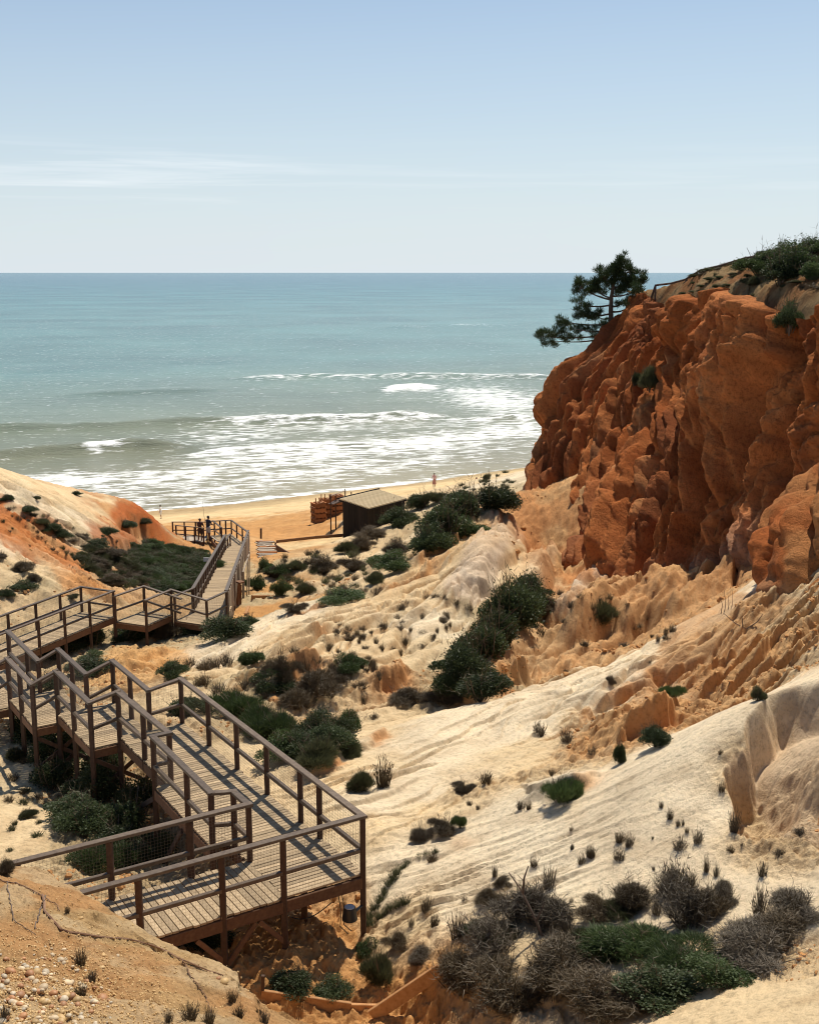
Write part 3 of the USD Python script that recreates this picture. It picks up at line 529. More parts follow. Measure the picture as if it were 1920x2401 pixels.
M_SEA = usdkit.material(stage, '/World/Looks/sea_water', {
    'a': ('attribute', {'attribute': 'foam'}), 'd': ('attribute', {'attribute': 'deep'}), 'g': ('geometry', {}),
    'rot': ('mapping', {'rotation': (0, 0, -0.29), 'scale': (1, 1, 1)}),
    'sw': ('mapping', {'scale': (0.10, 0.42, 1.0)}), 'lace': ('mapping', {'scale': (0.16, 0.42, 1.0)}),
    'n1': ('noise_texture', {'scale': 0.9, 'detail': 9.0, 'roughness': 0.66}),
    'n2': ('noise_texture', {'scale': 5.5, 'detail': 4.0, 'roughness': 0.65}),
    'nw': ('noise_texture', {'scale': 0.35, 'detail': 4.0, 'roughness': 0.6}),
    'dist': ('mix', {'mix_type': 'linear_light', 'fac': 0.9}),
    'vor': ('voronoi_texture', {'feature': 'distance_to_edge', 'scale': 1.0}),
    'vinv': ('map_range', {'from_min': 0.0, 'from_max': 0.34, 'to_min': 0.26, 'to_max': -0.22, 'clamp': True}),
    'nf': ('noise_texture', {'scale': 2.6, 'detail': 8.0, 'roughness': 0.7}),
    'sum1': ('math', {'math_type': 'add'}), 'nfs': ('map_range', {'from_min': 0.25, 'from_max': 0.75, 'to_min': -0.62, 'to_max': 0.62}), 'sum2': ('math', {'math_type': 'add'}),
    'gate': ('map_range', {'from_min': 0.40, 'from_max': 0.92, 'to_min': 0.0, 'to_max': 1.0, 'clamp': True}),
    'flm': ('mapping', {'scale': (0.30, 1.1, 1.0)}), 'fl': ('noise_texture', {'scale': 1.0, 'detail': 2.0, 'roughness': 0.6}), 'flr': ('map_range', {'from_min': 0.695, 'from_max': 0.74, 'to_min': 0.0, 'to_max': 0.75, 'clamp': True}), 'gmax': ('math', {'math_type': 'maximum'}),
    'patch': ('noise_texture', {'scale': 0.012, 'detail': 4.0, 'roughness': 0.55}),
    'wc': ('rgb_ramp', {'ramp': [(0.0, (0.30, 0.26, 0.15)), (0.10, (0.20, 0.21, 0.13)), (0.25, (0.15, 0.205, 0.155)), (0.5, (0.095, 0.205, 0.195)), (0.78, (0.062, 0.180, 0.195)), (1.0, (0.050, 0.145, 0.185))]}),
    'pm': ('rgb_ramp', {'ramp': [(0.35, (0.78, 0.80, 0.82)), (0.65, (1.18, 1.15, 1.12))]}),
    'wcm': ('mix', {'mix_type': 'multiply', 'fac': 1.0}),
    'b1': ('bump', {'strength': 1.0, 'distance': 0.8}), 'b2': ('bump', {'strength': 0.9, 'distance': 0.35}),
    'water': ('principled_bsdf', {'roughness': 0.22, 'ior': 1.33, 'specular_ior_level': 0.5}),
    'fo': ('principled_bsdf', {'roughness': 0.9, 'base_color': (0.86, 0.87, 0.86), 'specular_ior_level': 0.2}),
    'mixs': ('mix_closure', {}),
}, [('g.position', 'rot.vector'), ('rot.vector', 'sw.vector'), ('rot.vector', 'lace.vector'), ('sw.vector', 'n1.vector'), ('sw.vector', 'n2.vector'),
    ('lace.vector', 'nw.vector'), ('lace.vector', 'dist.color1'), ('nw.color', 'dist.color2'), ('dist.color', 'vor.vector'), ('vor.distance', 'vinv.value'), ('lace.vector', 'nf.vector'),
    ('a.fac', 'sum1.value1'), ('nf.fac', 'nfs.value'), ('nfs.result', 'sum1.value2'), ('sum1.value', 'sum2.value1'), ('vinv.result', 'sum2.value2'), ('sum2.value', 'gate.value'),
    ('d.fac', 'wc.fac'), ('g.position', 'patch.vector'), ('patch.fac', 'pm.fac'), ('wc.color', 'wcm.color1'), ('pm.color', 'wcm.color2'), ('wcm.color', 'water.base_color'),
    ('n1.fac', 'b1.height'), ('n2.fac', 'b2.height'), ('b1.normal', 'b2.normal'), ('b2.normal', 'water.normal'),
    ('rot.vector', 'flm.vector'), ('flm.vector', 'fl.vector'), ('fl.fac', 'flr.value'), ('flr.result', 'gmax.value1'), ('gate.result', 'gmax.value2'), ('gmax.value', 'mixs.fac'), ('water.BSDF', 'mixs.closure1'), ('fo.BSDF', 'mixs.closure2')], surface='mixs.closure')
sea = obj('sea', (np.stack([SX, SY, SZ], -1).reshape(-1, 3), grid_faces(NS_T, NS_R)), M_SEA, smooth=True)
deep = np.clip(np.where(shore < 200, shore / 200 * .5, .5 + .5 * np.log(np.maximum(shore, 200) / 200) / math.log(20)), 0, 1)
for nm, arr in (('foam', foam), ('deep', deep)):
    UsdGeom.PrimvarsAPI(sea).CreatePrimvar(nm, Sdf.ValueTypeNames.FloatArray, 'vertex').Set(Vt.FloatArray.FromNumpy(arr.reshape(-1).astype(np.float32)))
tag(sea, 'blue green sea with lines of white surf', kind='structure')

# ------------------------------------------------------------------ wood
def wood(name, c1, c2, rough=0.8, stretch=(1, 1, 1), var=0.35):
    return usdkit.material(stage, f'/World/Looks/{name}', {
        'tc': ('texture_coordinate', {}), 'oi': ('object_info', {}), 'g': ('geometry', {}),
        'mp': ('mapping', {'scale': (9, 9, 9)}),
        'n': ('noise_texture', {'scale': 1.5, 'detail': 6.0, 'roughness': 0.65}),
        'n2': ('noise_texture', {'scale': 14.0, 'detail': 4.0, 'roughness': 0.7}),
        'r': ('rgb_ramp', {'ramp': [(0.3, c1), (0.72, c2)]}),
        'v': ('map_range', {'from_min': 0.0, 'from_max': 1.0, 'to_min': 1 - var, 'to_max': 1 + var}),
        'sc': ('vector_math', {'math_type': 'scale'}),
        'b': ('bump', {'strength': 0.5, 'distance': 0.004}),
        'p': ('principled_bsdf', {'roughness': rough, 'specular_ior_level': 0.3}),
    }, [('g.position', 'mp.vector'), ('mp.vector', 'n.vector'), ('g.position', 'n2.vector'), ('n.fac', 'r.fac'), ('oi.random', 'v.value'), ('r.color', 'sc.vector1'), ('v.result', 'sc.scale'),
        ('sc.vector', 'p.base_color'), ('n2.fac', 'b.height'), ('b.normal', 'p.normal')], surface='p.BSDF')
M_PLANK = wood('deck_planks', (.265, .19, .11), (.41, .31, .195), .85, var=.27)
M_RAIL = wood('stained_rail', (.070, .046, .030), (.145, .105, .070), .50, var=.25)
M_POST = wood('stained_post', (.046, .023, .014), (.085, .046, .028), .7, var=.2)
M_BEAM = wood('red_brown_beam', (.10, .045, .022), (.175, .090, .045), .8, var=.2)
M_GREYWOOD = wood('weathered_grey_wood', (.24, .19, .14), (.42, .35, .27), .85, var=.25)
M_TIMBER = wood('orange_timber', (.30, .14, .05), (.46, .25, .11), .8, var=.2)
M_PALLET = wood('rusty_pallet_wood', (.22, .085, .03), (.38, .17, .065), .85, var=.3)
M_HUTWALL = wood('dark_hut_boards', (.012, .009, .007), (.028, .020, .014), .95, var=.3)
M_ROOF = wood('sunbleached_roof', (.42, .33, .19), (.58, .47, .30), .75, var=.1)
def plain(name, c, rough=.7, metal=0.0):
    return usdkit.material(stage, f'/World/Looks/{name}', {'p': ('principled_bsdf', {'base_color': c, 'roughness': rough, 'metallic': metal})}, surface='p.BSDF')
M_WIRE = plain('rusty_wire', (.17, .135, .10), .6, .3)
M_BLACK = plain('black_plastic', (.012, .012, .013), .4)
M_CABLE = plain('cable_rubber', (.03, .025, .02), .6)
M_WHITE = plain('white_paint', (.75, .74, .70), .6)
M_LENS = plain('lamp_glass', (.5, .52, .55), .15)

def beam(a, b, w, h, up=(0, 0, 1), off=(0, 0, 0)):
    """a bar with its centre line from a to b"""
    a = np.asarray(a, float) + off; b = np.asarray(b, float) + off; d = b - a; L = np.linalg.norm(d); d = d / L
    up = np.asarray(up, float)
    if abs(d @ up) > .98: up = np.array((1.0, 0, 0))
    s = np.cross(d, up); s /= np.linalg.norm(s); u = np.cross(s, d)
    c = [(-1, -1), (1, -1), (1, 1), (-1, 1)]
    k = min(w, h) * .12; ww, hh = w / 2, h / 2
    sec = [(-ww, -hh), (ww, -hh), (ww, hh - k), (ww - k, hh), (-ww + k, hh), (-ww, hh - k)]
    v = np.array([p + s * x + u * y for p in (a, b) for x, y in sec]); n = 6
    f = [[i, (i + 1) % n, n + (i + 1) % n] for i in range(n)] + [[i, n + (i + 1) % n, n + i] for i in range(n)] + [[0, i + 1, i] for i in range(1, n - 1)] + [[n, n + i, n + i + 1] for i in range(1, n - 1)]
    return v, np.array(f)
def join(parts):
    v, f, n = [], [], 0
    for a, b in parts:
        a = np.asarray(a); v.append(a); f.append(np.asarray(b) + n); n += len(a)
    return np.vstack(v), np.vstack(f)
def tube(P, r, n=5, r1=None):
    P = np.asarray(P, float); rr = np.linspace(r, r if r1 is None else r1, len(P)); T = np.gradient(P, axis=0); T /= np.linalg.norm(T, axis=1, keepdims=True)
    ref = np.array((0.31, 0.2, 0.93)); A = np.cross(T, ref); A /= np.maximum(np.linalg.norm(A, axis=1, keepdims=True), 1e-6); B = np.cross(T, A)
    an = np.arange(n) * 2 * math.pi / n
    v = (P[:, None] + rr[:, None, None] * (A[:, None] * np.cos(an)[None, :, None] + B[:, None] * np.sin(an)[None, :, None])).reshape(-1, 3)
    f = []
    for i in range(len(P) - 1):
        for j in range(n):
            a, b, c, d = i * n + j, i * n + (j + 1) % n, (i + 1) * n + (j + 1) % n, (i + 1) * n + j
            f += [[a, b, c], [a, c, d]]
    return v, np.array(f)
def wire(a, b, r):
    a = np.asarray(a); b = np.asarray(b); d = b - a; d = d / np.linalg.norm(d); s = np.cross(d, (0.3, 0.5, 0.81)); s /= np.linalg.norm(s); u = np.cross(d, s)
    v = np.array([p + r * (s * math.cos(t) + u * math.sin(t)) for p in (a, b) for t in (0, 2.094, 4.189)])
    return v, np.array([[0, 1, 4], [0, 4, 3], [1, 2, 5], [1, 5, 4], [2, 0, 3], [2, 3, 5]])
def netting(path, a, b, zb0, zb1, h, cell=.055, r=.0014):
    """wire netting in the panel from plan point a to b; zb: heights of its lower edge"""
    a = np.asarray(a[:2], float); b = np.asarray(b[:2], float); L = np.linalg.norm(b - a); n = max(2, int(L / cell)); m = max(2, int(h / cell)); W = []
    pt = lambda t, k: np.r_[a + (b - a) * t, zb0 + (zb1 - zb0) * t + k]
    for i in range(1, n): W.append(wire(pt(i / n, 0), pt(i / n, h), r))
    for j in range(m + 1): W.append(wire(pt(0, h * j / m), pt(1, h * j / m), r))
    obj('wire_netting', join(W), M_WIRE, path)
RH, DT = 1.05, .035; RAILS = [0]
rnd = random.Random(11)
def planks(path, L0, L1, R0, R1, pitch=.105, mat=None, gap=.016, th=.035, over=.02):
    L0, L1, R0, R1 = (np.asarray(p, float) for p in (L0, L1, R0, R1))
    n = max(1, int(round(max(np.linalg.norm(L1 - L0), np.linalg.norm(R1 - R0)) / pitch)))
    for i in range(n):
        t0 = (i + gap / pitch / 2) / n; t1 = (i + 1 - gap / pitch / 2) / n
        a, b, c, d = L0 + (L1 - L0) * t0, R0 + (R1 - R0) * t0, R0 + (R1 - R0) * t1, L0 + (L1 - L0) * t1
        e = (b - a) / np.linalg.norm(b - a); o0, o1 = rnd.uniform(0, over * 2), rnd.uniform(0, over * 2)
        a, d, b, c = a - e * o0, d - e * o0, b + e * o1, c + e * o1
        dz = rnd.uniform(-.003, .003); v = np.array([a, b, c, d]); v[:, 2] += dz
        v = np.vstack([v - (0, 0, th), v])
        f = [[0, 2, 1], [0, 3, 2], [4, 5, 6], [4, 6, 7], [0, 1, 5], [0, 5, 4], [1, 2, 6], [1, 6, 5], [2, 3, 7], [2, 7, 6], [3, 0, 4], [3, 4, 7]]
        obj('plank', (v, np.array(f)), mat or M_PLANK, path)
def post(path, x, y, ztop, zbot, s=.095, mat=None):
    obj('post', beam((x, y, zbot), (x, y, ztop), s, s), mat or M_POST, path)
def gz(x, y): return float(ground(np.array([x]), np.array([y]))[0])
def rail(path, a, b, posts=(), net=True, mid=True, ext=(.06, .06), deckdrop=(RH, RH), cell=.055, foot=False, tw=.125, midz=.43, netr=.0014, ends=(True, True)):
    """a railing from a to b (points on its top), posts at fractions; rail, mid rail, netting"""
    a = np.asarray(a, float); b = np.asarray(b, float); d = b - a; L = np.linalg.norm(d); e = d / L
    RAILS[0] += 1; lift = .0035 * (RAILS[0] % 4)
    obj('top_rail', beam(a - e * ext[0], b + e * ext[1], tw, .048, off=(0, 0, -.024 + lift)), M_RAIL, path)
    if mid:
        ma, mb = a.copy(), b.copy(); ma[2] -= deckdrop[0] - midz; mb[2] -= deckdrop[1] - midz
        obj('mid_rail', beam(ma, mb, .075, .065, off=(0, 0, lift)), M_RAIL, path)
    ts = sorted(set(([0.0] if ends[0] else []) + list(posts) + ([1.0] if ends[1] else [])))
    for t in ts:
        p = a + d * t; dd = deckdrop[0] + (deckdrop[1] - deckdrop[0]) * t
        zb = gz(p[0], p[1]) - .3 if (foot is True or (foot and t in foot)) else p[2] - dd - .24
        post(path, p[0], p[1], p[2] - .05, min(zb, p[2] - dd - .2))
    if net:
        nt = [0.0] + [t for t in ts if 0 < t < 1] + [1.0]
        for t0, t1 in zip(nt[:-1], nt[1:]):
            p, q = a + d * t0, a + d * t1
            netting(path, p, q, p[2] - deckdrop[0] + .02, q[2] - deckdrop[1] + .02, RH - .09, cell, netr)
def frac_px(a, b, xs):
    """fractions along a..b at which the line passes the image columns xs"""
    t = np.linspace(0, 1, 2001); P_ = np.asarray(a)[None] + (np.asarray(b) - np.asarray(a))[None] * t[:, None]; px, _ = to_px(P_)
    return [float(t[np.argmin(np.abs(px - x))]) for x in xs]
def v3(p, z): return np.array((p[0], p[1], z))
RD = np.array((math.cos(math.radians(122.2)), math.sin(math.radians(122.2)))); FD = np.array((math.cos(math.radians(212.1)), math.sin(math.radians(212.1))))
Cc = np.array((-.776, 18.374)); Z1 = 18.19; D1 = Z1 - RH
Aa = Cc + RD * 8.05; Ii = np.array((-2.72, 18.81)); W1 = 1.43
# --- near platform: the corner deck with two arms
NP = thing('boardwalk_platform', 'wide near boardwalk platform with the corner post and black lamp, closest to the camera', 'boardwalk')
e_in = Cc + FD * W1                                                      # where the right arm's left edge meets the front rail
planks(NP, v3(e_in, D1), v3(e_in + RD * 8.05, D1), v3(Cc, D1), v3(Aa, D1), .1)
Fend = Cc + FD * 6.3
planks(NP, v3(e_in + FD * .01, D1), v3(Fend, D1), v3(e_in + FD * .01 + RD * 1.42, D1), v3(Fend + RD * 1.42, D1), .112)
b0, b1 = np.array((-3.43, 19.27)), np.array((-4.97, 21.82)); bi0 = e_in + RD * ((b0 - e_in) @ RD); bi1 = e_in + RD * ((b1 - e_in) @ RD)
planks(NP, v3(b0, D1), v3(b1, D1), v3(bi0 - FD * 0.03, D1 - .004), v3(bi1 - FD * 0.03, D1 - .004), .1, over=.004)
for a, b in ((Cc, Aa), (Cc, Fend), (e_in + RD * 1.42, Fend + RD * 1.42), (e_in + RD * 1.5, e_in + RD * 8.05), (b0, b1), (Cc + FD * .7, Aa + FD * .7)):
    obj('beam', beam(v3(a, D1 - .155), v3(b, D1 - .155), .07, .20), M_BEAM, NP)
for t in np.arange(.6, 8.0, .9):
    obj('joist', beam(v3(Cc + RD * t, D1 - .12), v3(e_in + RD * t, D1 - .12), .05, .13), M_BEAM, NP)
tr = frac_px(v3(Cc, Z1), v3(Aa, Z1), (748, 703, 624, 553, 487))
rail(NP, v3(Cc, Z1), v3(Aa, Z1), tr, foot=(0.0, 1.0, tr[2]))
tf = frac_px(v3(Cc, Z1), v3(Fend, Z1), (670, 525, 328, 150))
rail(NP, v3(Cc + FD * .07, Z1), v3(Fend, Z1), tf, foot=True, ends=(False, True))
Iend = at_z(39, 2021, Z1)[:2]
rail(NP, v3(Ii, Z1), v3(Iend, Z1), frac_px(v3(Ii, Z1), v3(Iend, Z1), (445, 256)), foot=True)
I2 = Ii + RD * .62; I3 = b0
rail(NP, v3(Ii, Z1), v3(I2, Z1), (), ends=(False, True)); rail(NP, v3(I2, Z1), v3(I3, Z1), (), ends=(False, True), foot=(1.0,)); rail(NP, v3(I3, Z1), v3(b1, Z1), frac_px(v3(I3, Z1), v3(b1, Z1), (437,)), ends=(False, True), foot=True)
B2 = np.array((-4.69, 22.0)); B3 = np.array((-6.26, 24.36))
rail(NP, v3(b1, Z1), v3(B2, Z1), (), ends=(False, True)); rail(NP, v3(B2, Z1), v3(B3, Z1), frac_px(v3(B2, Z1), v3(B3, Z1), (335,)), ends=(False, True), foot=(1.0,))
A2 = np.array((-5.70, 24.79)); Z2 = Z1 - .13; Z3 = Z2 - .22; Z4 = Z3 - .22
rail(NP, v3(Aa, Z1), v3(A2, Z2), (), ends=(False, True), deckdrop=(RH, RH - .05)); B4 = np.array((-6.78, 24.04)); rail(NP, v3(B3, Z1), v3(B4, Z2), (), ends=(False, True), foot=(1.0,))
for a, b in (((-4.97, 21.82, 16.9), (-6.3, 24.3, 15.3)), ((-4.97, 21.82, 15.3), (-4.2, 20.4, 16.9)), ((-6.26, 24.36, 16.9), (-5.1, 25.2, 15.5)), ((-6.26, 24.36, 15.5), (-5.1, 25.2, 16.9)), ((-2.5, 17.3, 16.9), (-2.5, 17.3, 16.9))):
    if a != b: obj('brace', beam(a, b, .05, .10), M_POST, NP)
for t, s_ in ((tf[0], 1), (tf[1], 1), (tf[1], -1)):                       # knee braces under the front edge
    p = Cc + FD * 6.3 * t; q_ = p + FD * .5 * s_
    obj('brace', beam(v3(p, D1 - .85), v3(q_, D1 - .28), .06, .08), M_BEAM, NP)
for k in (.55, 2.2, 4.0):
    p = Cc + FD * k + RD * 1.1; post(NP, p[0], p[1], D1 - .24, gz(*p) - .3, .11, M_BEAM)
    obj('brace', beam(v3(p, D1 - 1.0), v3(p + FD * .6, D1 - .24), .06, .08), M_BEAM, NP)
# --- stepped platforms going down to the left
def stepped(label, a0, a1, l0, l1, zr, pr, pl, nxt_r=None, nxt_l=None, foot=True):
    S = thing('boardwalk_step', label, 'boardwalk'); D = zr - RH
    planks(S, v3(l0, D), v3(l1, D), v3(a0, D), v3(a1, D), .1)
    for a, b in ((a0, a1), (l0, l1), (a0, l0), (a1, l1)): obj('beam', beam(v3(a, D - .14), v3(b, D - .14), .06, .18), M_BEAM, S)
    rail(S, v3(a0, zr), v3(a1, zr), pr, ends=(False, True), foot=(1.0,)); rail(S, v3(l0, zr), v3(l1, zr), pl, ends=(False, True), foot=True)
    if nxt_r is not None: rail(S, v3(a1, zr), v3(nxt_r[0], nxt_r[1]), (), ends=(False, True), foot=(1.0,))
    if nxt_l is not None: rail(S, v3(l1, zr), v3(nxt_l[0], nxt_l[1]), (), ends=(False, True), foot=True)
    for t in (0.0, 1.0):
        p, q_ = np.asarray(l0) + (np.asarray(l1) - l0) * t, np.asarray(a0) + (np.asarray(a1) - a0) * t
        g0, g1 = gz(*p), gz(*q_)
        if D - g0 > .9:
            obj('brace', beam(v3(p, D - .25), v3(q_, g1 + .2), .045, .09), M_POST, S); obj('brace', beam(v3(q_, D - .25), v3(p, g0 + .2), .045, .09, off=(0, .06, 0)), M_POST, S)
    return S
S2 = A2 + RD * 2.41; J2 = S2 + FD * .64; S3 = J2 + RD * 2.23; J3 = S3 + FD * .5; S4 = J3 + RD * 2.95
lB5 = np.array((-8.1, 26.10)); lB6 = lB5 + FD * .55; lB7 = lB6 + RD * 2.2; lB8 = lB7 + FD * .5; lB9 = lB8 + RD * 2.9
stepped('first lower boardwalk step left of the wide platform', A2, S2, B4, lB5, Z2, (.5,), (.5,), (J2, Z3), (lB6, Z3))
stepped('middle boardwalk step between its two stepped neighbours', J2, S3, lB6, lB7, Z3, (.5,), (.5,), (J3, Z4), (lB8, Z4))
stepped('lowest of the stepped boardwalk pieces, cut by the left picture edge', J3, S4, lB8, lB9, Z4, (.36,), (.4,))
# --- the lower run at the left, two small steps, and the ramp to the beach
RU_ = np.array((math.cos(math.radians(66.4)), math.sin(math.radians(66.4)))); PU_ = np.array((math.cos(math.radians(336.4)), math.sin(math.radians(336.4))))
Zr = 14.70
r1 = np.array((-11.672, 45.494)); r0 = r1 - RU_ * 9.0; k1 = r1 - PU_ * 1.58; k0 = r0 - PU_ * 1.58
LR_ = thing('boardwalk_run', 'level lower boardwalk run at the left with sunlit rail tops, parallel to its two rails', 'boardwalk')
planks(LR_, v3(k0, Zr - RH), v3(k1, Zr - RH), v3(r0, Zr - RH), v3(r1, Zr - RH), .12)
for a, b in ((r0, r1), (k0, k1), (r1, k1)): obj('beam', beam(v3(a, Zr - RH - .16), v3(b, Zr - RH - .16), .07, .22), M_BEAM, LR_)
tq = frac_px(v3(r0, Zr), v3(r1, Zr), (209, 150, 89, 20)); rail(LR_, v3(r0, Zr), v3(r1, Zr), tq, foot=True, cell=.07, netr=.002)
tq = frac_px(v3(k0, Zr), v3(k1, Zr), (140, 83, 18)); rail(LR_, v3(k0, Zr), v3(k1, Zr), tq, foot=(1.0,), cell=.07, netr=.002)
c6 = np.array((-10.27, 44.88)); e6 = np.array((-9.59, 46.45)); Z6 = 14.50; c6b = np.array((-11.62, 45.47)); e6b = np.array((-10.80, 46.98))
rail(LR_, v3(k1, Zr), v3(r1, Zr - .02), (), ends=(False, False), cell=.05, netr=.0024)
def small_step(label, a0, a1, b0_, b1_, zr, rb=True):
    S = thing('boardwalk_step', label, 'boardwalk'); D = zr - RH
    planks(S, v3(b0_, D), v3(b1_, D), v3(a0, D), v3(a1, D), .12, over=.03)
    for a, b in ((a0, a1), (b0_, b1_), (a0, b0_), (a1, b1_)): obj('beam', beam(v3(a, D - .16), v3(b, D - .16), .07, .22), M_BEAM, S)
    rail(S, v3(a0, zr), v3(a1, zr), (), foot=True, cell=.05, netr=.0024)
    rail(S, v3(b0_, zr), v3(b1_, zr), (), foot=True, cell=.05, netr=.0024)
    return S
P6 = small_step('small boardwalk step at the right end of the lower run', c6, e6, c6b, e6b, Z6)
c7 = np.array((-8.06, 45.79)); e7 = np.array((-7.47, 47.14)); Z7 = 14.24; c7b = np.array((-9.12, 45.95)); e7b = np.array((-8.66, 47.0))
rail(P6, v3(e6, Z6), v3(c7, Z7), (), ends=(False, False), mid=True, cell=.05, netr=.0024); rail(P6, v3(e6b, Z6), v3(c7b, Z7 + .02), (), ends=(False, False), cell=.05, netr=.0024)
P7 = small_step('small square boardwalk landing at the foot end of the long ramp', c7, e7, np.array((-9.45, 46.42)), np.array((-8.92, 47.63)), Z7)
planks(P7, v3(np.array((-8.9, 47.6)), Z7 - RH + .004), v3(np.array((-8.92, 48.7)), Z7 - RH + .004), v3(e7 - RU_ * .05, Z7 - RH + .004), v3(np.array((-7.5, 48.6)), Z7 - RH + .004), .12)
RA = thing('boardwalk_ramp', 'long straight wooden ramp running down to the beach landing', 'boardwalk')
ra0, ra1 = np.array((-7.5, 47.3, Z7)), np.array((-11.05, 80.0, 9.66)); rd = (ra1 - ra0) / np.linalg.norm((ra1 - ra0)[:2]); sd = np.array((-rd[1], rd[0], 0)) * 1.42
la0, la1 = ra0 + sd + rd * .6, ra0 + sd + rd * 29.5
dz_ = np.array((0, 0, -RH))
planks(RA, ra0 + sd + rd * 1.3 + dz_, ra1 + sd + dz_, ra0 + rd * 1.3 + dz_, ra1 + dz_, .14)
rail(RA, ra0, ra1, [i / 20 for i in range(1, 20)], foot=True, cell=.12, netr=.003, tw=.15)
rail(RA, la0, la1, [i / 17 for i in range(1, 17)], foot=True, cell=.12, netr=.003, tw=.15)
for o in (sd * 0, sd): obj('beam', beam(ra0 + o + dz_ + (0, 0, -.17), ra1 + o + dz_ + (0, 0, -.17), .08, .24), M_BEAM, RA)
for i in range(118):                                                     # weathered cladding boards along the ramp's outer side
    p = ra0 + (ra1 - ra0) * ((i + .5) / 118); o = -sd / 1.42 * rnd.uniform(.05, .09); lo = rnd.uniform(.2, .75) * (1 if i % 9 else .2)
    obj('side_board', beam(p + o + (0, 0, -RH - lo), p + o + (0, 0, -.10 - rnd.uniform(0, .12)), .215, .02, up=sd), M_GREYWOOD if i % 3 else M_POST, RA)
sg = at_y(484, 1312, 63.0); obj('white_sign', beam(sg + (-.16, 0, 0), sg + (.16, 0, 0), .03, .22), M_WHITE, RA)
# --- landing at the beach end and the flight of steps down to the left
LZ = 9.62; LD = LZ - RH
LG = thing('boardwalk_landing', 'railed wooden landing at the beach end of the ramp where two people stand', 'boardwalk')
q1 = np.array((-11.0, 79.6)); q2 = at_z(542, 1219, LZ)[:2]; q3 = at_z(489, 1222, LZ)[:2]; q4 = la1[:2] + np.array((0, .2))
planks(LG, v3(q4 + (0, 2.5), LD), v3(q3, LD), v3(q1 + (-.1, .3), LD), v3(q2, LD), .14)
rail(LG, v3(q2, LZ), v3(q1, LZ), (.33, .66), foot=True, cell=.15, net=False); rail(LG, v3(q2, LZ), v3(q3, LZ), (.25, .5, .75), foot=True, net=False, ends=(False, True))
q5 = at_z(519, 1236, LZ)[:2]; rail(LG, v3(q2 + (-1.3, -.1), LZ - .02), v3(q5, LZ - .02), (), foot=True, net=False, ends=(False, True))
for a, b in ((q1, q2), (q2, q3), (q3, q4)): obj('beam', beam(v3(a, LD - .16), v3(b, LD - .16), .08, .24), M_BEAM, LG)
rail(LG, v3(q4 + (-.1, .3), LZ - .05), v3(q4 + (-.1, 2.6), LZ - .05), (.5,), foot=True, net=False)
for a_, b_ in (((512, 1242, 79.5), (498, 1246, 80.2)), ((497, 1259, 77.5), (512, 1270, 76.0))):
    obj('top_rail', beam(at_y(*a_), at_y(*b_), .12, .05), M_GREYWOOD, LG)
BS = thing('beach_stairs', 'wooden steps with railings going down left from the landing to the sand', 'stairs')
s0, s1 = np.array((q3[0] - .1, q3[1] - .2, LZ)), at_y(406, 1262, 82.6)
s1[2] = max(s1[2], gz(s1[0], s1[1]) + .8)
t0_, t1_ = s0 + np.array((.1, -2.0, 0)), at_y(414, 1272, 80.2); t1_[2] = max(t1_[2], gz(t1_[0], t1_[1]) + .7)
rail(BS, s0, s1, (.33, .66), foot=True, net=False, deckdrop=(RH, RH)); rail(BS, t0_, t1_, (.33, .66), foot=True, net=False)
for i in range(9):
    t = (i + .5) / 9; a, b = s0 + (s1 - s0) * t, t0_ + (t1_ - t0_) * t
    obj('tread', beam(a + (0, 0, -RH), b + (0, 0, -RH), .34, .05), M_GREYWOOD, BS)
for a, b in ((s0, s1), (t0_, t1_)): obj('stringer', beam(a + (0, 0, -RH - .2), b + (0, 0, -RH - .2), .05, .25), M_BEAM, BS)
# --- black lamp and its cables on the corner post
LP = thing('floodlight', 'black bucket shaped floodlight fixed low on the corner post of the near platform', 'lamp')
lp = v3(Cc + FD * .28 + np.array((.02, -.1)), 16.55)
obj('housing', trimesh.creation.revolve(np.array([(0.001, -.11), (.13, -.10), (.105, .10), (.095, .115), (.001, .115)]), sections=20).apply_translation(lp), M_BLACK, LP, smooth=40)
obj('lens', trimesh.creation.cylinder(.085, .012, sections=20).apply_translation(lp + (0, 0, .122)), M_LENS, LP)
obj('bracket', beam(lp + (.08, 0, .03), v3(Cc, 16.58), .04, .03), M_BLACK, LP)
for k, (dx, low) in enumerate(((.0, .0), (.06, .05))):
    tt_ = np.linspace(0, 1, 18); c = np.stack([lp[0] - .14 - dx + .05 * np.sin(tt_ * 3), np.full(18, lp[1] + .03), 16.95 - (16.95 - 16.15 + low) * tt_ + .0 * tt_], 1); c[-5:, 0] += np.linspace(0, .16, 5); c[-5:, 2] += np.linspace(0, .06, 5)
    obj('cable', tube(c, .008, 4), M_CABLE, LP)
tt_ = np.linspace(0, 1, 22); c = np.stack([Cc[0] - .5 - 1.1 * tt_, np.full(22, Cc[1] - .5) + .2 * tt_, D1 - .25 - .35 * np.sin(tt_ * math.pi)], 1)
CB = obj('cable', tube(c, .009, 4), M_CABLE); tag(CB, 'dark cable drooping under the front edge of the near platform', 'cable')

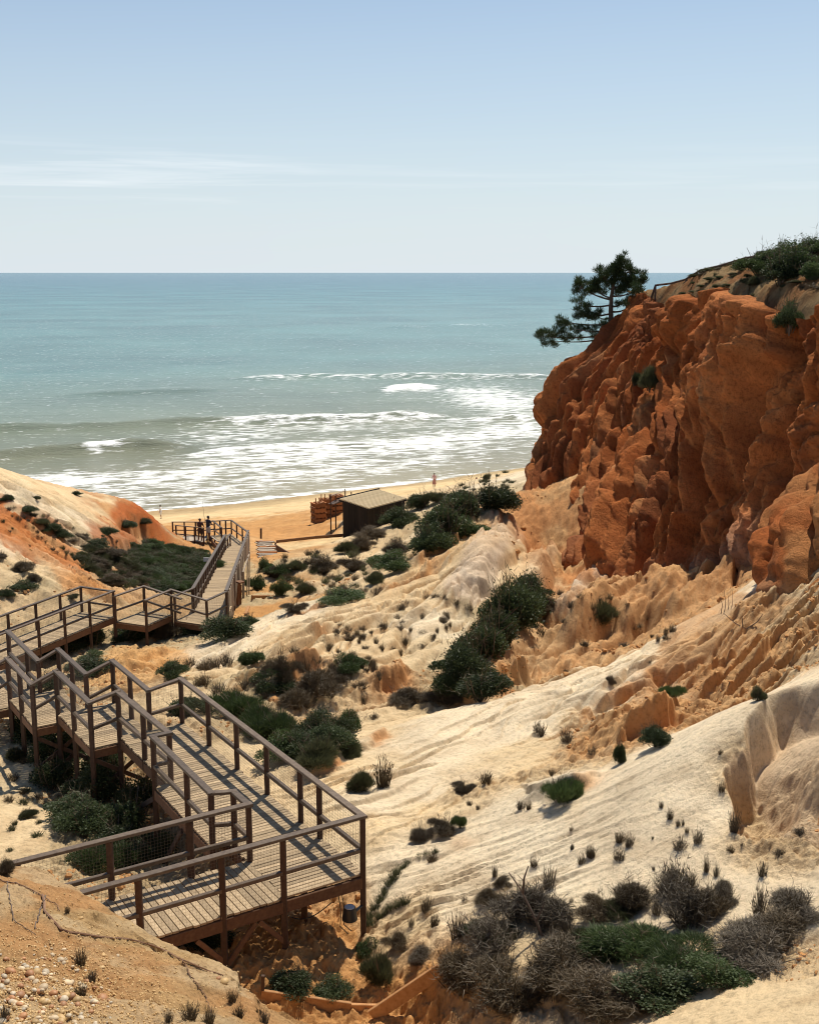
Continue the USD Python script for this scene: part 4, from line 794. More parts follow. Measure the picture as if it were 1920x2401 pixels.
# ------------------------------------------------------------------ hut, pallets, timber
HT_ = thing('beach_hut', 'dark timber hut with a pale corrugated lean-to roof on the beach', 'hut')
hN = at_y(862, 1192, 85.0); hN[2] = 10.15; dLN = np.array((-2.02, 1.72)); dNR = np.array((2.75, 3.55))
hc = [hN[:2] + np.array((-.02, .12)), hN[:2] + dNR * .97, hN[:2] + dNR * .97 + dLN * .94, hN[:2] + dLN * .94]; zl, zh = 10.05, 10.36
for (a, b, za, zb_) in ((hc[0], hc[1], zl, zl), (hc[1], hc[2], zl, zh), (hc[2], hc[3], zh, zh), (hc[3], hc[0], zh, zl)):
    n = int(np.linalg.norm(b - a) / .28); nrm = np.array((b - a)[::-1]) * (1, -1); nrm = nrm / np.linalg.norm(nrm)
    for i in range(n):
        p, q_ = a + (b - a) * (i / n), a + (b - a) * ((i + .96) / n); z = za + (zb_ - za) * (i + .5) / n
        m = (p + q_) / 2 + nrm * rnd.uniform(0, .012); lo = min(gz(*m), 7.6) - .4
        obj('wall_board', beam(v3(m, lo), v3(m, z - .03), np.linalg.norm(q_ - p), .03, up=v3(nrm, 0)), M_HUTWALL, HT_)
nr_ = 15
rL, rN, rR = hN + np.r_[dLN * 1.08, .34], hN + (0.05, -.1, 0), hN + np.r_[dNR * 1.03, .02]; rT = rL + (rR - rN)
for i in range(nr_):
    t0, t1 = i / nr_, (i + 1) / nr_; sect = [(0, 0.0), (.10, .08), (.58, .08), (.70, .0), (1.0, 0.0)]
    A_ = [rN + (rL - rN) * (t0 + (t1 - t0) * u) + (0, 0, h + .02) for u, h in sect]; B_ = [rR + (rT - rR) * (t0 + (t1 - t0) * u) + (0, 0, h + .02) for u, h in sect]
    v = np.array(A_ + B_ + [p - (0, 0, .02) for p in A_] + [p - (0, 0, .02) for p in B_]); f = []
    for k in range(4): f += [[k, k + 1, 6 + k], [k, 6 + k, 5 + k], [10 + k, 16 + k, 11 + k], [10 + k, 15 + k, 16 + k], [k, 10 + k, 11 + k], [k, 11 + k, k + 1], [5 + k, 6 + k, 16 + k], [5 + k, 16 + k, 15 + k]]
    obj('roof_sheet', (v, np.array(f)), M_ROOF, HT_)
obj('ridge_board', beam(rL + (-.15, .1, .05), rT + (.1, 0, .12), .10, .10), M_HUTWALL, HT_)
for a, b in ((rN, rR), (rN, rL)): obj('eave', beam(a + (0, 0, -.06), b + (0, 0, -.06), .05, .12), M_HUTWALL, HT_)
DK = thing('wooden_terrace', 'low wooden terrace with a thin railing behind the hut on the beach', 'terrace')
ta, tb = at_y(775, 1172, 90.5), at_y(826, 1158, 95.5)
for i in range(10):
    p = ta + (tb - ta) * (i / 10); obj('plank', beam(p + (0, 0, -.35), p + (.5, 1.6, -.35), .48, .04), M_POST, DK)
for i, h in ((0, .45), (2.2, .25), (6.6, .55), (9.5, .2)):
    p = ta + (tb - ta) * (i / 10); obj('post', beam((p[0], p[1], gz(p[0], p[1]) - .2), p + (0, 0, h), .09, .09), M_POST, DK)
obj('top_rail', beam(ta + (0, 0, .33), ta + (tb - ta) * .66 + (0, 0, .42), .07, .05), M_GREYWOOD, DK)
for k, (px, py0, Y, n, rz, lab) in enumerate(((747, 1214, 97.0, 4, .5, 'tall leaning stack of rusty brown pallets, leftmost beside the hut'), (764, 1208, 98.5, 4, .2, 'stack of brown pallets in the middle of the three by the hut'), (788, 1206, 99.0, 4, .35, 'stack of pallets half hidden by the dark hut wall'))):
    base = at_y(px, py0, Y); base[2] = gz(base[0], base[1])
    S = thing('pallet_stack', lab, 'pallets', loc=base, rz=math.degrees(rz))
    for j in range(n):
        z = j * .44; ox = .02 * math.sin(j * 2 + k)
        for i in range(3): obj('stringer', beam((-.5 + ox, -.4 + .4 * i, z + .21), (.5 + ox, -.4 + .4 * i, z + .21), .09, .30), M_PALLET, S)
        for i in range(4): obj('slat', beam((-.48 + .32 * i + ox, -.45, z + .04), (-.48 + .32 * i + ox, .45, z + .04), .16, .04), M_PALLET, S); obj('slat', beam((-.48 + .32 * i + ox, -.45, z + .39), (-.48 + .32 * i + ox, .45, z + .39), .18, .04), M_PALLET, S)
    if k < 2:
        for sx in (-.42, -.1, .35): obj('stake', beam((sx, -.42, n * .44 - .05), (sx, -.42, n * .44 + .42), .07, .07), M_PALLET, S)
def on_ground(px, py): return hit(px, py)
# woodpile beside the ramp's end
WP = thing('woodpile', 'pile of weathered grey planks lying beside the lower end of the ramp', 'woodpile')
for i in range(13):
    a = at_y(602 + 2.5 * (i % 3), 1309 - i * 3.3, 73.5 + i * .42); b = at_y(652 - 6 * (i % 4 == 2) - i * .9, 1309 - i * 3.35 - (i % 3) * .6, 74.0 + i * .45)
    obj('plank', beam(a, b, .26, .07), M_GREYWOOD if i % 4 else M_PALLET, WP)
for i in range(4):
    a = at_y(606 + i * 11, 1316, 73.4); obj('bearer', beam((a[0], a[1], gz(a[0], a[1]) - .2), (a[0], a[1], a[2] + .25), .12, .12), M_POST, WP)
obj('plank', beam(at_y(600, 1272, 78.9), at_y(630, 1281, 77.2), .2, .05), M_GREYWOOD, WP); obj('plank', beam(at_y(612, 1267, 79.5), at_y(622, 1282, 77.6), .2, .05), M_GREYWOOD, WP)
def board_thing(name, lab, cat, segs, mat, group=None):
    B = thing(name, lab, cat, group)
    for nm, a, b, w, h in segs: obj(nm, beam(a, b, w, h), mat, B)
    return B
board_thing('retaining_wall', 'brown board retaining wall slanting between the woodpile and the sandy terrace', 'retaining wall', [('board', at_y(645, 1284, 79.5), at_y(684, 1308, 73.5), .08, .5), ('board', at_y(645, 1297, 79.5), at_y(684, 1320, 73.5), .08, .5), ('post', at_y(684, 1325, 73.4), at_y(684, 1299, 73.4), .12, .12), ('post', at_y(646, 1307, 79.4), at_y(646, 1272, 79.4), .12, .12)], M_BEAM)
board_thing('sand_kerb', 'long low dark board edging the level sand in front of the hut', 'edging', [('board', at_y(648, 1270, 83.0), at_y(740, 1260, 85.0), .08, .2), ('board', at_y(740, 1260, 85.0), at_y(804, 1255, 86.3), .10, .22)], M_BEAM)
board_thing('marker_post', 'short brown post standing in the sand right of the landing', 'post', [('post', at_y(612, 1263, 83.0), at_y(612, 1239, 83.0), .13, .13)], M_POST)
board_thing('marker_post', 'stubby dark post at the right end of the retaining wall', 'post', [('post', at_y(694, 1322, 73.0), at_y(694, 1304, 73.0), .13, .13)], M_POST)
board_thing('screen_panel', 'tall narrow pale screen of boards leaning beside the ramp', 'screen', [('board', at_y(579, 1398, 58.0), at_y(581, 1304, 58.0), .16, .05), ('board', at_y(584, 1394, 58.4), at_y(585, 1293, 58.4), .14, .05), ('post', at_y(571, 1412, 56.8), at_y(570, 1340, 56.8), .11, .11), ('crossbar', at_y(570, 1342, 56.8), at_y(584, 1300, 58.3), .06, .08)], M_GREYWOOD)
board_thing('signboard', 'reddish brown board cabinet standing by the ramp below the pale screen', 'board', [('panel', at_y(551, 1424, 54.8), at_y(563, 1424, 55.4), .25, 0.05), ('panel', at_y(557, 1425, 55.0), at_y(561, 1368, 55.1), .34, .12), ('cap', at_y(556, 1366, 55.0), at_y(568, 1363, 55.2), .4, .06), ('post', at_y(564, 1432, 55.0), at_y(564, 1372, 55.0), .09, .09)], M_BEAM)
board_thing('timber_board', 'short thick timber lying across the sandy path beside the ramp', 'timber', [('board', at_y(590, 1402, 56.0), at_y(641, 1402, 57.0), .10, .26), ('board', at_y(628, 1410, 56.2), at_y(643, 1410, 56.8), .10, .26)], M_TIMBER)
board_thing('timber_post', 'leaning orange plank at the left side of the sandy path', 'timber', [('board', at_y(576, 1440, 52.5), at_y(583, 1422, 53.4), .14, .07)], M_TIMBER)
def g_at(px, py, dz=0.0):
    p = hit(px, py); p[2] += dz; return p
b1a, b1b = g_at(612, 2338, .02), g_at(822, 2368, .02); b2b = g_at(884, 2374, .05); b3a, b3b = g_at(872, 2392, .06), g_at(1034, 2288, .10)
for lab, a, b, h in (('longest retaining plank along the gully floor under the near platform', b1a, b1b, .20), ('short retaining plank joining the two longer ones at the bottom', b1b, b2b, .16), ('slanting bright topped timber plank at the bottom centre', b3a, b3b, .22)):
    board_thing('edging_plank', lab, 'plank', [('plank', a, b, .06, h)], M_TIMBER)
stk = g_at(615, 2335); board_thing('stake', 'small brown stake at the left end of the retaining plank', 'stake', [('stake', stk + (0, 0, -.1), stk + (.02, 0, .34), .05, .05)], M_POST)
# broken railing on the cliff top
FN = thing('clifftop_railing', 'dark sagging pole railing on the edge of the cliff beside the pine', 'railing')
LOW = .985
FNp = [(1539, 668, 67.6), (1573, 664, 67.0), (1606, 655, 66.4), (1642, 633, 65.2), (1690, 622, 63.6), (1748, 604, 62.0), (1798, 597, 60.5)]
obj('pole', tube([at_y(x, y, Y * LOW) for x, y, Y in FNp], .055, 6), M_POST, FN)
for a, b in (((1536, 690, 67.3), (1537, 667, 67.6)), ((1524, 690, 67.6), (1537, 668, 67.6)), ((1643, 660, 64.6), (1642, 633, 65.2)), ((1622, 668, 65.2), (1634, 640, 65.5)), ((1598, 677, 66.0), (1610, 655, 66.2)), ((1750, 612, 61.6), (1748, 602, 62.0))):
    obj('post', beam(at_y(a[0], a[1], a[2] * LOW) - (0, 0, .4), at_y(b[0], b[1], b[2] * LOW), .10, .10), M_POST, FN)
obj('pole', tube([at_y(1642, 643, 64), at_y(1690, 636, 62.4)], .03, 5), M_POST, FN)

# ------------------------------------------------------------------ plants
def leafmat(name, c1, c2, trans=0.40, rough=.55):
    return usdkit.material(stage, f'/World/Looks/{name}', {
        'g': ('geometry', {}), 'oi': ('object_info', {}),
        'r': ('rgb_ramp', {'ramp': [(0.0, c1), (0.8, c2), (1.0, tuple(min(.8, 1.5 * x) for x in c2))]}),
        'v': ('map_range', {'from_min': 0.0, 'from_max': 1.0, 'to_min': .72, 'to_max': 1.28}), 'sc': ('vector_math', {'math_type': 'scale'}),
        'p': ('principled_bsdf', {'roughness': rough, 'specular_ior_level': 0.25}), 't': ('translucent_bsdf', {}), 'm': ('mix_closure', {'fac': trans}),
    }, [('g.random_per_island', 'r.fac'), ('oi.random', 'v.value'), ('r.color', 'sc.vector1'), ('v.result', 'sc.scale'), ('sc.vector', 'p.base_color'), ('sc.vector', 't.color'), ('p.BSDF', 'm.closure1'), ('t.BSDF', 'm.closure2')], surface='m.closure')
L_GREEN = leafmat('bright_foliage', (.060, .088, .030), (.135, .172, .064))
L_DARK = leafmat('dark_foliage', (.050, .068, .028), (.112, .134, .056))
L_OLIVE = leafmat('olive_foliage', (.075, .080, .038), (.155, .155, .080))
L_BROWN = leafmat('dry_brown_twigs', (.095, .070, .040), (.215, .160, .095), .15)
L_GREY = leafmat('grey_purple_twigs', (.105, .085, .060), (.230, .190, .140), .15)
L_PINE = leafmat('pine_needles', (.026, .042, .014), (.068, .090, .030), .3)
M_BARK = wood('bark', (.050, .035, .025), (.120, .085, .060), .9, var=.2)
M_TWIG = wood('twig_wood', (.085, .060, .045), (.19, .14, .105), .9, var=.25)
M_ROOT = wood('root_wood', (.12, .06, .035), (.26, .16, .10), .9, var=.25)
RG = np.random.default_rng(77)
def unit(v): return v / np.maximum(np.linalg.norm(v, axis=-1, keepdims=True), 1e-9)
def quads(c, d, s, L, W):
    """diamond leaves at c along d with side s"""
    L = np.broadcast_to(L, len(c))[:, None]; W = np.broadcast_to(W, len(c))[:, None]
    v = np.stack([c, c + d * L * .5 + s * W * .5, c + d * L, c + d * L * .5 - s * W * .5], 1).reshape(-1, 3); k = np.arange(len(c))[:, None] * 4
    return v, np.vstack([k + [[0, 1, 2]], k + [[0, 2, 3]]])
def blades(c, d, L, W):
    s = unit(np.cross(d, RG.normal(size=c.shape))); L = np.broadcast_to(L, len(c))[:, None]; W = np.broadcast_to(W, len(c))[:, None]
    v = np.stack([c - s * W * .5, c + s * W * .5, c + d * L], 1).reshape(-1, 3); k = np.arange(len(c))[:, None] * 3
    return v, k + [[0, 1, 2]]
def dome(n, lump, fill=.45):
    """points in an uneven heap of lobes, about one wide and one tall"""
    k = max(5, lump // 3); a = RG.uniform(0, 6.28, k); rr = RG.uniform(0, 1, k) ** .7 * .34
    cen = np.column_stack([np.cos(a) * rr, np.sin(a) * rr, RG.uniform(.08, .30, k)]); rad = RG.uniform(.13, .27, k); up = RG.uniform(.9, 2.2, k) * (1.15 - rr * 1.6); i = RG.choice(k, n, p=rad ** 2 / (rad ** 2).sum())
    d = unit(RG.normal(size=(n, 3))); d[:, 2] = np.abs(d[:, 2]) - .25 * (RG.random(n) < .4); d = unit(d); f = fill + (1 - fill) * RG.random(n) ** .6
    sub = unit(RG.normal(size=(60, 3))); g = np.max(d @ sub.T, 1); f = f * (.80 + .28 * sst(g, .88, .99))
    f = np.where(RG.random(n) < .05, f * RG.uniform(1.05, 1.5, n), f)
    p = cen[i] + d * (rad[i] * f)[:, None] * np.stack([np.ones(n), np.ones(n), up[i]], 1); p[:, 2] = np.maximum(p[:, 2], RG.random(n) * .06)
    return p, d
def stems(n, h=.7, spread=.36, r=.012):
    out = []
    for _ in range(n):
        a = RG.uniform(0, 6.28); e = np.array((math.cos(a) * spread * RG.uniform(.3, 1), math.sin(a) * spread * RG.uniform(.3, 1), h * RG.uniform(.6, 1.1)))
        m = e * .5 + RG.normal(size=3) * .05; out.append(tube([np.array((0, 0, -.1)), m, e], r, 3, r * .3))
    return join(out)
def p_leafy(nl=9000, lump=22, ls=.042):
    p, d = dome(nl, lump, .25); dr = unit(d + RG.normal(size=d.shape) * .8 + (0, 0, .3)); s = unit(np.cross(dr, RG.normal(size=d.shape)))
    return dict(foliage=quads(p, dr, s, RG.uniform(.7, 1.4, nl) * ls, RG.uniform(.45, .7, nl) * ls), stems=stems(9), twigs=p_scrub(16, 10)['twigs'])
def p_needle(nl=7000, lump=22):
    p, d = dome(nl, lump, .45); dr = unit(d * .7 + (0, 0, .8) + RG.normal(size=d.shape) * .35)
    return dict(foliage=blades(p, dr, RG.uniform(.07, .16, nl), .013), stems=stems(8), twigs=p_scrub(14, 8)['twigs'])
def p_scrub(n=120, sub=30):
    C, D, L, W = [], [], [], []
    for _ in range(n):
        a = RG.uniform(0, 6.28); rr = RG.uniform(0.031, 1); tip = np.array((math.cos(a) * .5 * rr, math.sin(a) * .5 * rr, RG.uniform(.45, 1.0) * (1.05 - .45 * rr * rr)))
        root = np.array((tip[0] * .25, tip[1] * .25, -.05)); dv = tip - root; C.append(root); D.append(dv / np.linalg.norm(dv)); L.append(np.linalg.norm(dv)); W.append(.022)
        for _ in range(sub):
            t = RG.uniform(.3, 1.0); q_ = root + dv * t; d = unit(dv / np.linalg.norm(dv) * .8 + RG.normal(size=3) * .7 + (0, 0, .25)); C.append(q_); D.append(d); L.append(RG.uniform(.06, .20)); W.append(.009)
    return dict(twigs=blades(np.array(C), np.array(D), np.array(L), np.array(W)))
def p_tuft(n=130):
    a = RG.uniform(0, 6.28, n); r = RG.uniform(0, 1, n) ** .6; root = np.column_stack([np.cos(a) * r * .22, np.sin(a) * r * .22, np.zeros(n) - .06])
    d = unit(np.column_stack([np.cos(a) * r * .45, np.sin(a) * r * .45, np.ones(n)]) + RG.normal(size=(n, 3)) * .16); L = RG.uniform(.45, 1.05, n) * (1.05 - .35 * r)
    k = RG.integers(0, n, n * 2); t = RG.uniform(.3, .95, n * 2); q_ = root[k] + d[k] * (L[k] * t)[:, None]; d2 = unit(d[k] + RG.normal(size=(n * 2, 3)) * .5)
    return dict(blades=join([blades(root, d, L, .035), blades(q_, d2, RG.uniform(.08, .22, n * 2), .03)]))
def p_fuzz(nl=9000, lump=20):
    p, d = dome(nl, lump, .2); dr = unit(d * .5 + (0, 0, .5) + RG.normal(size=d.shape) * .75)
    return dict(twigs=join([blades(p, dr, RG.uniform(.05, .13, nl), .009), p_scrub(40, 8)['twigs']]))
protos = {}
def proto(kind, mat, gen, var=3):
    for i in range(var):
        pth = f'/{kind}_shape_{len(protos.get(kind, [])) + 1:03d}'; stage.CreateClassPrim(pth)
        for nm, g in gen().items():
            usdkit.mesh(stage, f'{pth}/{nm}', g, M_TWIG if nm == 'stems' else L_BROWN if nm == 'twigs' and kind in ('green_bush', 'dark_bush', 'olive_bush', 'green_shrub') else mat)
        protos.setdefault(kind, []).append(pth)
proto('green_bush', L_GREEN, p_leafy); proto('dark_bush', L_DARK, lambda: p_leafy(10000, 26, .040)); proto('olive_bush', L_OLIVE, p_needle); proto('green_shrub', L_GREEN, p_needle)
proto('brown_scrub', L_BROWN, p_fuzz, 4); proto('grey_scrub', L_GREY, p_scrub, 2); proto('grey_scrub', L_GREY, p_fuzz, 2); proto('dry_tuft', L_GREY, p_tuft); proto('brown_tuft', L_BROWN, p_tuft); proto('green_tuft', L_OLIVE, p_tuft)
NAME = dict(green_bush='green_bush', dark_bush='dark_bush', olive_bush='olive_bush', green_shrub='green_shrub', brown_scrub='dry_bush', grey_scrub='dry_bush', dry_tuft='dry_tuft', brown_tuft='dry_tuft', green_tuft='grass_tuft')
CAT = dict(green_bush='bush', dark_bush='bush', olive_bush='bush', green_shrub='bush', brown_scrub='bush', grey_scrub='bush', dry_tuft='tuft', brown_tuft='tuft', green_tuft='grass tuft')
def plant(kind, P_, w, h, label, group=None, sink=.05):
    pth = uniq(f'/World/{NAME[kind]}'); x = UsdGeom.Xform.Define(stage, pth)
    x.AddTranslateOp().Set(Gf.Vec3d(float(P_[0]), float(P_[1]), float(P_[2] - sink * h))); x.AddRotateZOp().Set(rnd.uniform(0, 360)); x.AddScaleOp().Set(Gf.Vec3f(w, w * rnd.uniform(.85, 1.15), h))
    x.GetPrim().GetReferences().AddInternalReference(Sdf.Path(rnd.choice(protos[kind]))); x.GetPrim().SetInstanceable(True)
    tag(x.GetPrim(), label, CAT[kind], group); return x.GetPrim()
TUFTED = []
def plant_px(kind, px, py, wpx, hpx, label, group=None):
    P_ = hit(px, py); d = math.hypot(P_[1], EYE - P_[2]); s = d / FPX
    q_ = plant(kind, P_ + (0, .25 * wpx * s, 0), wpx * s, hpx * s, label, group)
    if group: TUFTED.append((px, py, group, kind, q_))
def plant_at(kind, px, py, Y, wpx, hpx, label, group=None):
    P_ = at_y(px, py, Y); s = Y / FPX; plant(kind, P_, wpx * s, hpx * s, label, group, 0)
